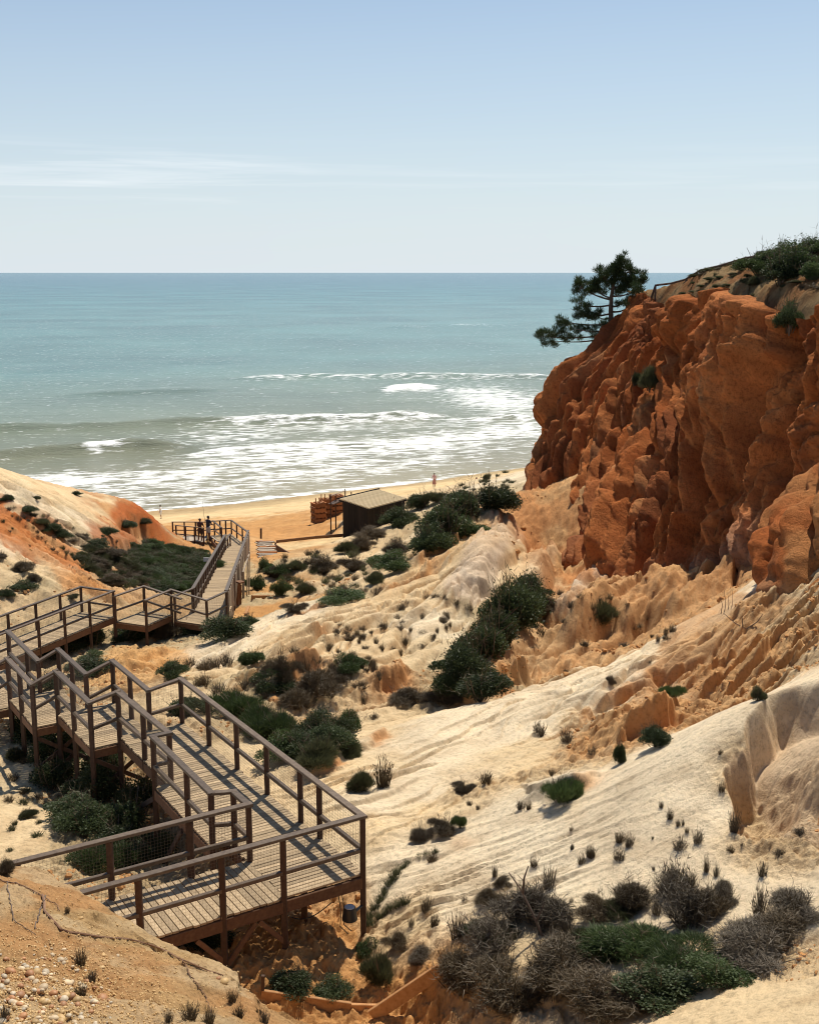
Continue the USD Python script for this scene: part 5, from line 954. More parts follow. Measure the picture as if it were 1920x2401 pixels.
# --- named bushes: (kind, image x, y of the base, width, height, label)
BUSH = [
 ('green_shrub',610,1725,130,95,'broad green bush directly behind the middle of the platform rail'),('green_bush',655,1790,130,85,'green bush low behind the platform rail, beside the sandy wash'),('dark_bush',745,1745,130,100,'dark bush at the centre of the bush group behind the platform'),('brown_scrub',700,1680,130,90,'brown scrub at the top of the bush group'),('dark_bush',790,1735,90,70,'dark bush under the rounded green one, touching it'),
 ('dark_bush',640,1630,110,90,'dark scrub in the shaded fold above the platform'),('brown_scrub',780,1610,100,70,'brown scrub right below the bright green bush on the slope'),('dark_bush',1220,1460,130,140,'dark bush filling the upper middle gully'),('dark_bush',1170,1530,130,130,'dark bush between the upper and wide gully bushes'),('dark_bush',1110,1570,120,100,'dark bush above the low green gully bush'),('dark_bush',1060,1630,110,80,'dark bush at the lower left of the gully'),
 ('dark_bush',90,1740,130,100,'dark bush under the lowest step, beside the post'),('dark_bush',180,1770,130,110,'dark scrub under the middle step'),('dark_bush',250,1830,130,110,'dark scrub behind the braced posts'),('dark_bush',190,1960,150,110,'dark bush below the stepped boardwalk, near the inner rail'),('dark_bush',330,1900,110,110,'dark bush under the platform bay'),('dark_bush',260,2010,150,100,'dark bush between the inner rail and the bay posts'),('dark_bush',110,1860,130,100,'dark bush on the edge of the sand left of the steps'),
 ('dark_bush',90,1545,110,60,'dark scrub under the left part of the lower run'),('dark_bush',210,1520,120,60,'dark scrub under the right part of the lower run'),('dark_bush',300,1500,110,55,'dark scrub under the small step'),('dark_bush',200,1585,110,60,'dark scrub between the steps and the lower run'),('dark_bush',110,1620,90,60,'dark scrub beside the lowest step rail'),
 # big thicket at the bottom right
 ('brown_scrub',1075,2345,190,190,'brown twiggy bush at the left end of the bottom thicket'),('brown_scrub',1200,2395,230,210,'wide brown bush at the bottom edge below the thicket'),('grey_scrub',1150,2260,170,150,'greyish bush at the upper left of the bottom thicket'),
 ('grey_scrub',1250,2180,180,190,'tall pale grey bush above the bottom thicket, beside a bare branch'),('brown_scrub',1330,2330,220,190,'large dry brown bush in the middle of the bottom thicket'),('brown_scrub',1420,2400,240,180,'dark brown bush cut by the bottom edge'),
 ('green_bush',1440,2270,150,120,'green bush between brown scrub at the centre of the thicket'),('green_shrub',1520,2260,200,120,'brightest green bush of the bottom thicket'),('green_shrub',1600,2300,190,120,'green bush right of the brightest one in the thicket'),('dark_bush',1560,2370,220,140,'dark green bush low in the thicket near the sandy corner'),
 ('green_bush',1690,2330,150,110,'green bush at the right end of the thicket above the sand'),('brown_scrub',1500,2390,230,130,'reddish brown low bush at the foot of the thicket'),('olive_bush',1370,2230,90,100,'small grey green bush left of the bright green ones'),('olive_bush',1460,2165,90,90,'pale olive bush above the thicket'),
 ('grey_scrub',1800,2280,220,150,'grey tangled bush near the right edge'),('brown_scrub',1850,2230,200,130,'brown tangle of twigs at the right edge above the sand'),('grey_scrub',1890,2160,140,110,'grey twigs at the far right above the tangle'),('dark_bush',1740,2270,130,80,'low dark green bush in the right tangle'),
 ('grey_scrub',1620,2190,150,180,'tall dead grey bush on the slope above the thicket, left of two'),('brown_scrub',1670,2170,130,170,'tall dead brown bush on the slope above the thicket, right of two'),('brown_scrub',1490,2140,120,150,'dark dry bush on the slope above the olive one'),('brown_scrub',1410,2170,110,130,'reddish dry bush on the lower slope'),
 ('grey_scrub',1580,2120,110,120,'medium grey bush above the pair of dead bushes'),('grey_scrub',1700,2130,90,110,'slender grey bush right of the dead pair'),('dark_bush',1120,2200,80,70,'small dark bush behind the brown thicket'),('olive_bush',1180,2215,120,80,'soft olive bush behind the thicket'),
 # round the near platform's foot
 ('olive_bush',890,2320,85,110,'blue green bush at the foot of the slope right of the corner post'),('green_bush',860,2255,70,60,'light green plant at the foot of the corner post'),('grey_scrub',988,2260,70,75,'grey green dry bush on the bank right of the blue green bush'),('brown_scrub',930,2235,70,60,'small brown scrub above the blue green bush'),
 ('dark_bush',700,2330,120,60,'low dark bush in the shade under the near platform'),('dark_bush',780,2345,110,60,'second low dark bush in the shade, nearer the corner post'),('dark_bush',470,2230,120,70,'dark bush behind the bank under the front beam'),
 # on the near slope
 ('brown_scrub',1148,2130,75,85,'round brown bush with a long shadow on the white slope'),('brown_scrub',1180,2085,50,55,'small brown bush just above the round brown one'),('green_shrub',1318,1890,95,100,'bright green round bush on the small scarp between two white slopes'),('green_shrub',1081,1945,36,48,'small upright green bush at the end of the orange ledge'),
 ('brown_scrub',1045,1965,90,60,'brown weeds on the orange ledge'),('grey_scrub',990,1975,60,60,'grey weeds at the left end of the orange ledge'),('brown_scrub',1085,1865,60,40,'reddish weeds on the tan hollow'),('green_shrub',1582,1640,52,50,'dark green bush on the brown clod in the right gully'),
 ('dark_bush',1540,1755,90,70,'dark bush in the shadow under the brown clod'),('dark_bush',1458,1790,40,80,'narrow dark bush in the crack left of the brown clod'),('olive_bush',1778,1645,40,55,'olive bush among the orange rills'),('grey_scrub',1433,1612,24,45,'single small bush on the white crest'),
 ('olive_bush',850,1860,70,75,'olive grass bush beside the platform on the sandy wash'),('brown_tuft',898,1850,50,110,'tall sparse brown stalks beside the olive grass bush'),
 # gullies behind
 ('dark_bush',1195,1490,130,150,'large dark bush high in the middle gully'),('dark_bush',1245,1420,90,90,'dark bush at the top of the middle gully by the cliff foot'),('dark_bush',1150,1560,140,120,'wide dark bush in the middle of the gully'),('dark_bush',1085,1600,120,110,'dark green bush low in the middle gully'),('dark_bush',1130,1650,130,80,'shaded bush at the bottom of the gully by the white crest'),
 ('brown_scrub',1050,1660,100,70,'brown scrub at the lower end of the gully'),('brown_scrub',960,1660,110,60,'brown scrub left of the gully mouth'),('olive_bush',1410,1470,110,90,'shaded grey green bush on the orange slope right of the gully'),('brown_scrub',1290,1440,80,60,'brown scrub by the foot of the pale column'),
 ('green_bush',810,1580,90,70,'bright green bush above the stepped boardwalk'),('brown_scrub',740,1640,130,100,'brown bush left of the bright green one'),('brown_scrub',660,1600,90,100,'dark brown scrub on the slope above the platform'),('green_bush',592,1560,70,55,'small bright green bush on the pale slope'),
 ('green_shrub',560,1690,130,90,'green bush behind the platform rail'),('green_shrub',640,1740,140,90,'second green bush behind the platform rail'),('dark_bush',700,1780,130,90,'dark bush at the foot of the slope behind the rail'),('green_bush',825,1720,80,75,'rounded green bush at the right of the bush group'),
 ('dark_bush',770,1760,120,80,'dark bush below the rounded green one'),('olive_bush',740,1800,130,90,'grey green bush nearest the sandy wash'),('olive_bush',820,1775,80,45,'low grey bush at the right foot of the group'),('dark_bush',530,1500,130,70,'dark bush in front of the ramp foot'),('dark_bush',580,1470,60,40,'dark bush right of the ramp foot'),
 ('dark_bush',400,1590,70,60,'dark bush by the orange ledge behind the stairs'),('green_bush',430,1680,110,70,'green bush seen through the platform rail'),('green_bush',290,1510,80,40,'light green plants under the lower run'),('green_bush',215,1555,70,35,'pale green flowering plants behind the stairs'),
 ('dark_bush',150,1530,110,50,'dark bush in shadow under the lower run'),('dark_bush',350,1490,110,50,'dark bush in shadow under the small landing'),('dark_bush',430,1490,90,50,'dark scrub under the landing at the ramp foot'),('brown_scrub',390,1500,80,70,'bare brown twigs under the small landing'),
 # shade under the stepped part
 ('dark_bush',130,1800,150,110,'dark bush in the shade under the stepped boardwalk, left'),('dark_bush',220,1880,150,120,'dark bush in the shade under the stepped boardwalk, middle'),('dark_bush',300,1960,140,120,'dark bush in the shade below the platform bay'),('dark_bush',160,1930,140,80,'low dark scrub left of the shaded bushes'),('dark_bush',60,1690,90,80,'dark bush at the left edge under the lowest step'),
 ('green_shrub',215,2050,140,80,'green grassy bush behind the inner rail'),('dark_bush',300,2040,120,80,'shaded bush behind the inner rail'),('olive_bush',30,1790,60,50,'small olive bush at the left edge'),('olive_bush',60,1920,50,30,'small olive bush on the sand left of the rail shadows'),('dark_bush',380,2020,110,110,'dark bush behind the lower bay post'),
 # dunes near the hut
 ('dark_bush',1150,1200,100,75,'dark shrub at the top right of the long dune thicket'),('dark_bush',1095,1225,110,85,'dark shrub in the upper middle of the dune thicket'),('dark_bush',1050,1260,110,90,'dark shrub in the middle of the dune thicket'),('dark_bush',1015,1300,90,90,'dark shrub at the lower end of the dune thicket'),('dark_bush',1080,1190,90,50,'dark shrub on the seaward side of the dune thicket'),('green_bush',1090,1265,80,50,'green shrub on the shaded side of the dune thicket'),
 ('dark_bush',935,1235,90,75,'dark shrub leaning on the hut wall'),('dark_bush',990,1195,60,45,'small dark shrub above the hut roof corner'),('olive_bush',1030,1180,60,35,'small olive shrub on the dune ridge'),('olive_bush',1140,1127,22,24,'small olive shrub at the dune top near the seated pair'),
 ('green_bush',925,1340,110,60,'green bush on the pale dune below the thicket'),('brown_scrub',930,1310,90,60,'brown scrub above that green bush'),('olive_bush',880,1370,60,45,'olive scrub at the foot of the pale dune'),('green_bush',790,1415,120,45,'dark green bush on the crest of the white spur'),('olive_bush',720,1395,60,45,'olive bush on the brown dune'),
 ('brown_scrub',850,1290,70,50,'brown scrub at the foot of the hut wall'),('brown_scrub',870,1265,80,40,'brown scrub against the shaded hut wall'),('olive_bush',815,1300,70,45,'grey scrub at the corner of the hut'),('brown_scrub',760,1350,80,60,'reddish scrub on the brown dune'),('brown_scrub',830,1340,80,60,'brown scrub in the middle of the dune hollow'),
 ('olive_bush',700,1340,60,40,'olive scrub by the sandy terrace'),('green_bush',660,1400,50,60,'green bush at the right side of the sandy path'),('green_bush',655,1350,60,45,'green bush where the path leaves the woodpile'),('green_bush',618,1340,50,40,'small green bush beside the woodpile'),('green_bush',600,1385,50,60,'green bush left of the sandy path'),('brown_scrub',640,1360,50,40,'brown scrub on the path edge'),
 ('brown_scrub',690,1440,70,40,'brown scrub on the lower edge of the path'),
 # cliff and hill
 ('olive_bush',92,1232,50,40,'olive scrub high on the left hill'),('dark_bush',112,1248,50,42,'dark scrub in the row on the left hill'),('dark_bush',140,1262,50,40,'dark scrub lower in that row on the hill'),('brown_scrub',175,1275,55,40,'brown scrub at the end of the row on the hill'),('dark_bush',60,1200,45,32,'dark scrub near the hill top'),('dark_bush',12,1175,30,35,'dark scrub at the left edge of the hill'),
 ('olive_bush',84,1172,24,18,'tiny olive bush on the white hill crest'),('dark_bush',178,1162,24,20,'small dark bush on the hill skyline'),('dark_bush',215,1290,70,45,'dark scrub in the fold of the hill'),('brown_scrub',250,1310,70,45,'brown scrub above the green hollow'),('dark_bush',285,1240,60,40,'dark scrub under the red scarp'),('dark_bush',250,1255,50,35,'dark scrub left of the red scarp'),('olive_bush',330,1230,50,30,'olive scrub on the red hill'),
 ('brown_scrub',50,1345,60,60,'brown scrub on the low hill by the run'),('dark_bush',50,1385,60,50,'dark scrub behind the back rail of the run'),('brown_scrub',75,1370,50,50,'brown scrub beside the back rail'),('olive_bush',165,1405,30,25,'small olive bush behind the run'),('dark_bush',10,1400,40,40,'dark scrub at the left edge behind the run'),('brown_scrub',0,1310,40,30,'dry scrub at the left edge of the hill'),
]
for k, x, y, w_, h_, lab in BUSH:
    if y > 2080 and x > 940: h_ *= .64
    big = 1.32 if 975 < x < 1200 and 1170 < y < 1320 else 1.18 if 1000 < x < 1260 and 1410 < y < 1660 else 1.0
    if x < 345 and y < 1420: h_ *= .72; w_ *= 1.15; k = 'brown_scrub' if k == 'dark_bush' and (x // 7) % 3 == 0 and 'dark' not in lab else k
    plant_px(k, x, y, w_ * 1.08 * big, h_ * .98 * big, lab)
# --- cliff plants
def at_cliff(px, py):
    PX, PY = to_px(cg2.reshape(-1, 3)); d = (PX - px) ** 2 + (PY - py) ** 2; k = np.argsort(d)[:12]; c = cg2.reshape(-1, 3)[k]; return c[np.argmin(c[:, 1])]
for k, px, py, w_, h_, lab in (('olive_bush',1535,900,85,80,'grey green bush growing out of the red cliff face'),('dark_bush',1500,890,40,50,'dark small bush in the cliff fissure below the pine')):
    P_ = at_cliff(px, py); plant(k, P_ + (-.3, -.3, -.2), w_ * P_[1] / FPX, h_ * P_[1] / FPX, lab, sink=0)
TGP = tg.reshape(-1, 3); TPX, TPY = to_px(TGP)
def at_top(px, py):
    k = np.argsort((TPX - px) ** 2 + (TPY - py) ** 2)[:6]; k = k[np.argmin(TGP[k, 1])]; return TGP[k]
for k, px, py, w_, h_, lab in (('green_bush',1815,640,90,75,'green bush on the cliff top, the one against the sky'),('green_bush',1860,680,120,80,'large green bush hanging over the cliff rim'),('dark_bush',1800,690,110,75,'dark bush at the cliff rim under the green one'),('green_bush',1905,650,90,70,'green bush on the cliff top at the right edge'),
                         ('dark_bush',1880,730,110,90,'dark shaded bush hanging down the cliff at the right'),('olive_bush',1725,675,50,30,'small olive bush on the cliff top'),('olive_bush',1770,665,50,35,'low olive bush left of the cliff top thicket'),('dark_bush',1850,760,80,110,'dark creeper hanging down the cliff below the thicket')):
    P_ = at_top(px, py) if py < 700 else at_cliff(px, py) + (0, -.2, 0)
    plant(k, P_, w_ * P_[1] / FPX, h_ * P_[1] / FPX, lab, sink=.1)
TOPB = [(1785,640,'green_bush'),(1800,615,'green_bush'),(1845,615,'green_bush'),(1880,625,'dark_bush'),(1900,600,'green_bush'),(1830,660,'dark_bush'),(1770,690,'dark_bush'),(1915,690,'dark_bush'),(1860,640,'green_bush'),(1825,705,'dark_bush'),(1890,700,'green_bush')]
for k, (px, py, kd) in enumerate(TOPB):
    P_ = at_top(px, min(py, 690)); plant(kd, P_, RG.uniform(1.6, 2.4), RG.uniform(1.2, 1.9), 'green bush in the dense thicket on the cliff top', 'thicket bushes on the cliff top')
for px in (1834, 1880, 1893, 1905):
    P_ = at_top(px, 590); plant('green_tuft', P_, .5, 1.0, 'thin dry stalks against the sky on the cliff top', 'stalks on the cliff top')
# --- tufts on the white slopes
TUFTS = [(1693,1862,16,30),(1722,1955,24,62),(1551,1897,12,20),(1571,1925,16,30),(1591,1940,12,20),(1602,1937,8,18),(1611,1957,10,20),(1638,1982,22,40),(1595,1998,32,34),(1455,1980,24,32),(1477,1990,20,38),(1453,2022,28,30),(1386,2018,20,36),(1364,2030,18,28),(1341,1994,8,18),(1340,1953,10,16),
 (1530,1970,6,10),(1532,2042,6,12),(1656,2050,14,48),(1680,2058,14,34),(1790,2060,22,44),(1714,2002,20,16),(1741,1987,10,12),(1585,2085,50,64),(1620,2090,30,50),(1703,2106,22,40),(1785,2148,40,74),(1853,2160,46,62),(1540,2150,20,48),(1327,2200,30,46),(1340,2120,10,14),
 (1000,2145,26,46),(964,2180,14,30),(1018,2175,24,30),(1071,2205,34,66),(1288,2090,26,64),(1252,2040,18,34),(1295,2165,34,62),(1210,2165,40,40),(1384,2015,20,30),(1342,1995,8,14),(1275,2085,14,14),(1012,2025,26,22),(1090,2120,14,16),(1160,2060,16,34),(1240,1900,14,24),(1222,1900,18,24),(1390,1775,22,26),(1140,1840,30,30),(1100,1890,12,14),(1120,1900,10,14),
 (1295,1820,18,16),(1265,1730,30,40),(1330,1745,34,34),(1690,1770,12,12),(1880,1960,30,16),(1830,2010,24,16)]
for i, (x, y, w_, h_) in enumerate(TUFTS): plant_px('dry_tuft' if i % 3 else 'brown_tuft', x, y, w_ * 1.35, h_ * 1.35, 'small dry brown tuft standing on the white sand slope', 'dry tufts on the white slope')
for x, y in ((868,2150),(878,2132),(890,2112),(902,2095),(914,2075),(924,2060),(930,2048),(862,2165),(872,2170),(905,2140),(920,2130),(935,2125),(890,2150),(950,2118)): plant_px('green_tuft', x, y + 8, 34, 32, 'olive green fleshy plant in the strip right of the corner post', 'fleshy plants beside the corner post')
for x, y in ((1000,2012),(1020,2005),(985,2018),(945,2040),(958,2030)): plant_px('green_tuft', x, y, 26, 20, 'low green sprout in the line up the white slope', 'sprouts on the white slope')
r5 = random.Random(5)
for i in range(120):
    x = r5.uniform(560, 1180); y = 1330 + (1180 - x) * .30 + r5.uniform(20, 230) * (.4 + .6 * (1180 - x) / 620)
    if (x - 870) ** 2 / 250 ** 2 + (y - 1480) ** 2 / 130 ** 2 > 1: continue
    plant_px('brown_tuft' if i % 2 else 'dry_tuft', x, y, r5.uniform(12, 34), r5.uniform(10, 26), 'little dry tuft on the rilled slope below the cliff', 'dry tufts on the rilled slope')
for i in range(60):
    x = r5.uniform(0, 330); y = 1190 + x * .3 + r5.uniform(-10, 70)
    plant_px('dry_tuft' if i % 2 else 'green_tuft', x, y, r5.uniform(10, 22), r5.uniform(8, 16), 'little dry tuft on the banded left hill', 'dry tufts on the left hill')
for i in range(46):
    x = r5.uniform(640, 900); y = 1320 + r5.uniform(-20, 80)
    plant_px(('brown_tuft', 'green_tuft', 'dry_tuft')[i % 3], x, y, r5.uniform(20, 44), r5.uniform(14, 28), 'low scrubby tuft on the brown dune beside the hut', 'scrub tufts on the brown dune')
for i in range(22):
    x = r5.uniform(1080, 1210); y = 1150 + r5.uniform(-20, 20) - (x - 1080) * .2
    plant_px('green_tuft', x, y, r5.uniform(14, 26), r5.uniform(8, 14), 'low tuft on the dune ridge by the seated pair', 'tufts on the dune ridge')
for i in range(34):
    x = r5.uniform(440, 900); y = 1560 + r5.uniform(0, 130)
    plant_px(('brown_tuft', 'dry_tuft')[i % 2], x, y, r5.uniform(20, 50), r5.uniform(18, 44), 'dry tuft among the bushes behind the platform rail', 'dry tufts behind the platform')
for i in range(26):
    x = r5.uniform(1230, 1600); y = 1330 + r5.uniform(60, 260)
    plant_px(('brown_tuft', 'dry_tuft')[i % 2], x, y, r5.uniform(14, 34), r5.uniform(12, 28), 'dry tuft on the orange ground below the cliff', 'dry tufts below the cliff')
for i in range(24):
    x = r5.uniform(0, 200); y = r5.uniform(1790, 2000)
    plant_px(('brown_tuft', 'green_tuft')[i % 2], x, y, r5.uniform(20, 46), r5.uniform(12, 24), 'low tuft on the sand left of the stairs', 'tufts on the sand left of the stairs')
LAND = {'dry tufts on the white slope': [(1318,1850,'the bright green round bush'),(1148,2100,'the round brown bush'),(1540,2230,'the green bushes of the bottom thicket'),(1850,2220,'the brown tangle at the right edge'),(1820,1850,'the shaded hollow at the right'),(1045,1960,'the orange ledge'),(1540,1720,'the brown clod'),(1640,1960,'the middle of the near white slope'),(1200,2220,'the brown end of the thicket'),(1340,2010,'the left shoulder of the near white slope'),(1680,2080,'the pair of tall dead bushes')],
 'dry tufts on the rilled slope': [(592,1540,'the small bright green bush'),(810,1560,'the bright green bush above the boardwalk'),(1195,1440,'the large dark gully bush'),(925,1320,'the green bush on the pale dune'),(790,1400,'the green bush on the spur crest'),(1100,1600,'the mouth of the gully'),(960,1480,'the middle of the rilled slope'),(700,1470,'the foot of the rilled slope')],
 'dry tufts below the cliff': [(1410,1450,'the shaded grey green bush'),(1290,1430,'the foot of the pale column'),(1582,1620,'the brown clod with a bush'),(1245,1400,'the top gully bush'),(1500,1500,'the white crest')],
 'dry tufts behind the platform': [(592,1550,'the small bright green bush'),(825,1700,'the rounded green bush'),(560,1670,'the far rail corner'),(700,1640,'the brown scrub'),(800,1580,'the bright green bush on the slope')],
 'tufts on the sand left of the stairs': [(30,1780,'the olive bush at the left edge'),(150,1850,'the shaded dark bushes'),(60,1960,'the inner rail end'),(60,1900,'the rail shadows')],
 'fleshy plants beside the corner post': [(846,2180,'the foot of the corner post'),(930,2050,'the upper end of the plant strip')]}
ORD = ['nearest', 'second nearest', 'third nearest', 'fourth nearest', 'fifth nearest', 'sixth nearest', 'seventh nearest', 'eighth nearest']
buckets = {}
for px, py, g, kind, q_ in TUFTED:
    if g in LAND:
        dx, dy, nm = min(((px - x, py - y, n) for x, y, n in LAND[g]), key=lambda t: t[0] ** 2 + t[1] ** 2)
        side = ('right of' if dx > 0 else 'left of') if abs(dx) > abs(dy) else ('below' if dy > 0 else 'above')
        buckets.setdefault((g, nm, side), []).append((dx * dx + dy * dy, kind, q_))
for (g, nm, side), L in buckets.items():
    L.sort(key=lambda t: t[0])
    for k, (_, kind, q_) in enumerate(L[:8]): q_.SetCustomDataByKey('label', ('%s plant %s %s' if 'fleshy' in g else '%s dry tuft %s %s') % (ORD[k] if len(L) > 1 else ('lone olive green' if 'fleshy' in g else 'single small'), side, nm))
# --- ground cover nobody could count
def cover(name, label, kinds, pts_, wr, hr, seed):
    r_ = random.Random(seed); pi = UsdGeom.PointInstancer.Define(stage, f'/World/{name}'); path = f'/World/{name}/shapes'
    UsdGeom.Scope.Define(stage, path); targets = []
    for j, k in enumerate(kinds):
        pp = f'{path}/{k}_{j + 1:03d}'; UsdGeom.Xform.Define(stage, pp).GetPrim().GetReferences().AddInternalReference(Sdf.Path(protos[k][j % 3])); targets.append(Sdf.Path(pp))
    pi.CreatePrototypesRel().SetTargets(targets); n = len(pts_)
    pi.CreatePositionsAttr(Vt.Vec3fArray([Gf.Vec3f(*map(float, p)) for p in pts_])); pi.CreateProtoIndicesAttr(Vt.IntArray([r_.randrange(len(kinds)) for _ in range(n)]))
    o, s = [], []
    for _ in range(n):
        a = r_.uniform(0, math.pi); o.append(Gf.Quath(math.cos(a), 0, 0, math.sin(a))); w_ = r_.uniform(*wr); s.append(Gf.Vec3f(w_, w_, r_.uniform(*hr)))
    pi.CreateOrientationsAttr(Vt.QuathArray(o)); pi.CreateScalesAttr(Vt.Vec3fArray(s)); tag(pi.GetPrim(), label, kind='stuff')
from shapely.geometry import Polygon, Point
topgrass = [at_top(random.Random(i).uniform(1600, 1935), random.Random(i + 999).uniform(600, 690)) for i in range(130)]
def fill(poly, n, seed):
    r_ = random.Random(seed); pg = Polygon(poly); x0, y0, x1, y1 = pg.bounds; out = []
    while len(out) < n:
        x, y = r_.uniform(x0, x1), r_.uniform(y0, y1)
        if pg.contains(Point(x, y)):
            p = hit(x, y); p[2] -= .06; out.append(p)
    return out
cover('ground_cover', 'dense green ground cover in the hollow left of the ramp', ['green_bush', 'green_shrub', 'dark_bush'], fill([(335,1275),(410,1285),(470,1292),(488,1320),(460,1390),(360,1385),(320,1330),(300,1290)], 330, 1), (1.0, 1.9), (.35, .75), 2)
cover('dry_grass', 'thin dry grass on the brown cliff top', ['green_tuft', 'brown_tuft', 'olive_bush'], [p + (0, 0, -.05) for p in topgrass], (.4, .9), (.12, .32), 9)
cover('hill_scrub', 'brownish scrub thinning out above the green hollow', ['olive_bush', 'brown_scrub', 'green_tuft'], fill([(200,1285),(300,1300),(340,1385),(260,1370),(170,1310)], 90, 3), (.7, 1.4), (.3, .6), 4)
# --- bare branches and roots
def twig_thing(name, lab, cat, lines, r, mat):
    T = thing(name, lab, cat)
    for l in lines: obj('branch', tube(np.array(l), r, 5, r * .35), mat, T)
A0 = hit(1272, 2195)
twig_thing('dead_branch', 'pale bare branch leaning up from the grey bush on the slope', 'branch', [[A0, A0 + (-.18, .05, .40), A0 + (-.34, .1, .72), A0 + (-.52, .12, .98)], [A0 + (-.30, .1, .65), A0 + (-.30, .0, .95), A0 + (-.24, .0, 1.15)], [A0 + (-.1, .03, .22), A0 + (.02, 0, .55)]], .022, M_TWIG)
A2_ = hit(1750, 1475)
twig_thing('dead_branch', 'broken branch sticking out of the orange rills at the right', 'branch', [[A2_, A2_ + (-.3, 0, .15), A2_ + (-.62, .1, .42)], [A2_, A2_ + (.28, 0, .2), A2_ + (.42, 0, .42)], [A2_ + (-.1, 0, .05), A2_ + (-.14, 0, .36)]], .018, M_TWIG)
A3 = hit(1690, 1440)
twig_thing('dead_branch', 'upright bare twigs on the top of the second white spur', 'branch', [[A3 + (.09 * i, 0, 0), A3 + (.09 * i + .03, 0, .28), A3 + (.12 * i - .06, 0, .52 + .16 * (i % 2))] for i in range(4)], .012, M_TWIG)

# ------------------------------------------------------------------ pine on the cliff shoulder
PT = thing('pine_tree', 'lone dark pine leaning out from the shoulder of the red cliff', 'tree')
zp = lambda x, y, Y: at_y(1220 + x * .406, 540 + y * .406, Y); PYD = 70.0
trunk = [zp(538, 790, PYD), zp(532, 650, PYD), zp(526, 560, PYD), zp(522, 460, PYD), zp(526, 380, PYD), zp(542, 290, PYD), zp(572, 200, PYD), zp(590, 150, PYD)]
obj('trunk', tube(trunk, .20, 8, .04), M_BARK, PT, smooth=True)
br = [((530,330),(700,270),1.2),((526,380),(690,335),-.8),((524,390),(420,320),.5),((522,400),(325,310),-.6),((522,430),(335,420),.9),((522,480),(330,480),-.4),((524,500),(440,495),.8),((526,540),(220,520),.4),((528,570),(330,570),-.9),((530,600),(120,610),.2),((531,615),(200,640),1.0),((532,650),(410,690),-.5),((536,700),(330,762),.3),((540,300),(465,250),-.4),((555,250),(640,230),.6),((530,470),(640,430),.5),((532,600),(600,575),.7),((526,440),(600,400),-.8)]
tips = []
for (x0, y0), (x1, y1), dy in br:
    n = 8; t = np.linspace(0, 1, n); sag = np.sin(t * math.pi) * 14
    L_ = np.array([zp(x0 + (x1 - x0) * a, y0 + (y1 - y0) * a + s, PYD + dy * a) for a, s in zip(t, sag)])
    obj('branch', tube(L_, .06, 5, .018), M_BARK, PT); tips.append(L_)
CL = [(590,150),(575,170),(560,190),(604,180),(540,215),(572,225),(612,215),(630,208),(590,250),(545,250),(520,228),(565,280),(600,290),(640,300),(652,275),(500,262),(460,248),(470,280),(500,300),(530,300),(450,290),(490,330),(540,335),(580,330),(620,330),(660,312),(680,300),(710,250),(700,270),(716,282),(705,300),(690,322),(660,340),(692,350),(640,360),(330,280),(345,300),(320,310),(350,330),(330,345),(372,312),(382,340),(365,362),(320,360),(402,312),(412,332),(432,312),(320,410),(345,432),(352,402),(372,442),(330,465),(352,475),(382,460),(320,490),(345,500),(382,490),(402,480),(422,490),(442,500),(402,512),(452,480),(490,522),(470,536),
      (215,515),(237,530),(225,550),(262,525),(282,540),(252,570),(230,590),(200,580),(212,602),(170,590),(150,580),(125,590),(115,612),(130,640),(142,660),(165,612),(190,622),(242,622),(272,630),(282,602),(302,570),(332,560),(362,562),(392,572),(332,592),(302,612),(342,622),(200,660),(422,592),(442,602),(412,622),(460,642),(482,652),(442,652),(502,662),(520,640),(410,682),(402,702),(432,692),(402,768),(410,722),(560,360),(480,365),(455,350),(600,262),(555,300)]
for L_ in tips:
    for m_ in range(2, 8):
        for _ in range(2):
            if RG.random() < .36 * (m_ / 7):
                c_ = L_[m_] + RG.normal(size=3) * (.18, .3, .16); x_, y_ = to_px(c_); CL.append(((x_ - 1220) / .406, (y_ - 540) / .406 - 14))
for _ in range(34):
    t_ = RG.random() ** .8; cx_ = 575 - 30 * t_; hw = 30 + 120 * t_; CL.append((cx_ + RG.uniform(-1, 1) * hw, 165 + 215 * t_ + RG.normal() * 8))
BP = np.vstack(tips + [np.array(trunk[3:])]); TW, ND = [], []
for (x, y) in CL:
    for rep in range(2):
        c = zp(x + RG.normal() * 5, y + RG.normal() * 5, PYD); k = np.argmin(np.linalg.norm((BP - c) * (1, .0, 1), axis=1)); c = zp(x + RG.normal() * 7, y + RG.normal() * 7, BP[k, 1] + RG.uniform(-.55, .55))
        TW.append(tube([BP[k], (BP[k] + c) / 2 + (0, 0, -.04), c], .014, 3, .006))
        nn = 84; o = unit(RG.normal(size=(nn, 3))) * (RG.random((nn, 1)) ** .5) * .21; d = unit(o * 3 + (0, 0, .55) + RG.normal(size=(nn, 3)) * .35)
        ND.append(blades(c + o * (1, 1, .8), d, RG.uniform(.13, .27, nn), .032))
obj('crown', join(ND), L_PINE, PT); obj('twigs', join(TW), M_BARK, PT)

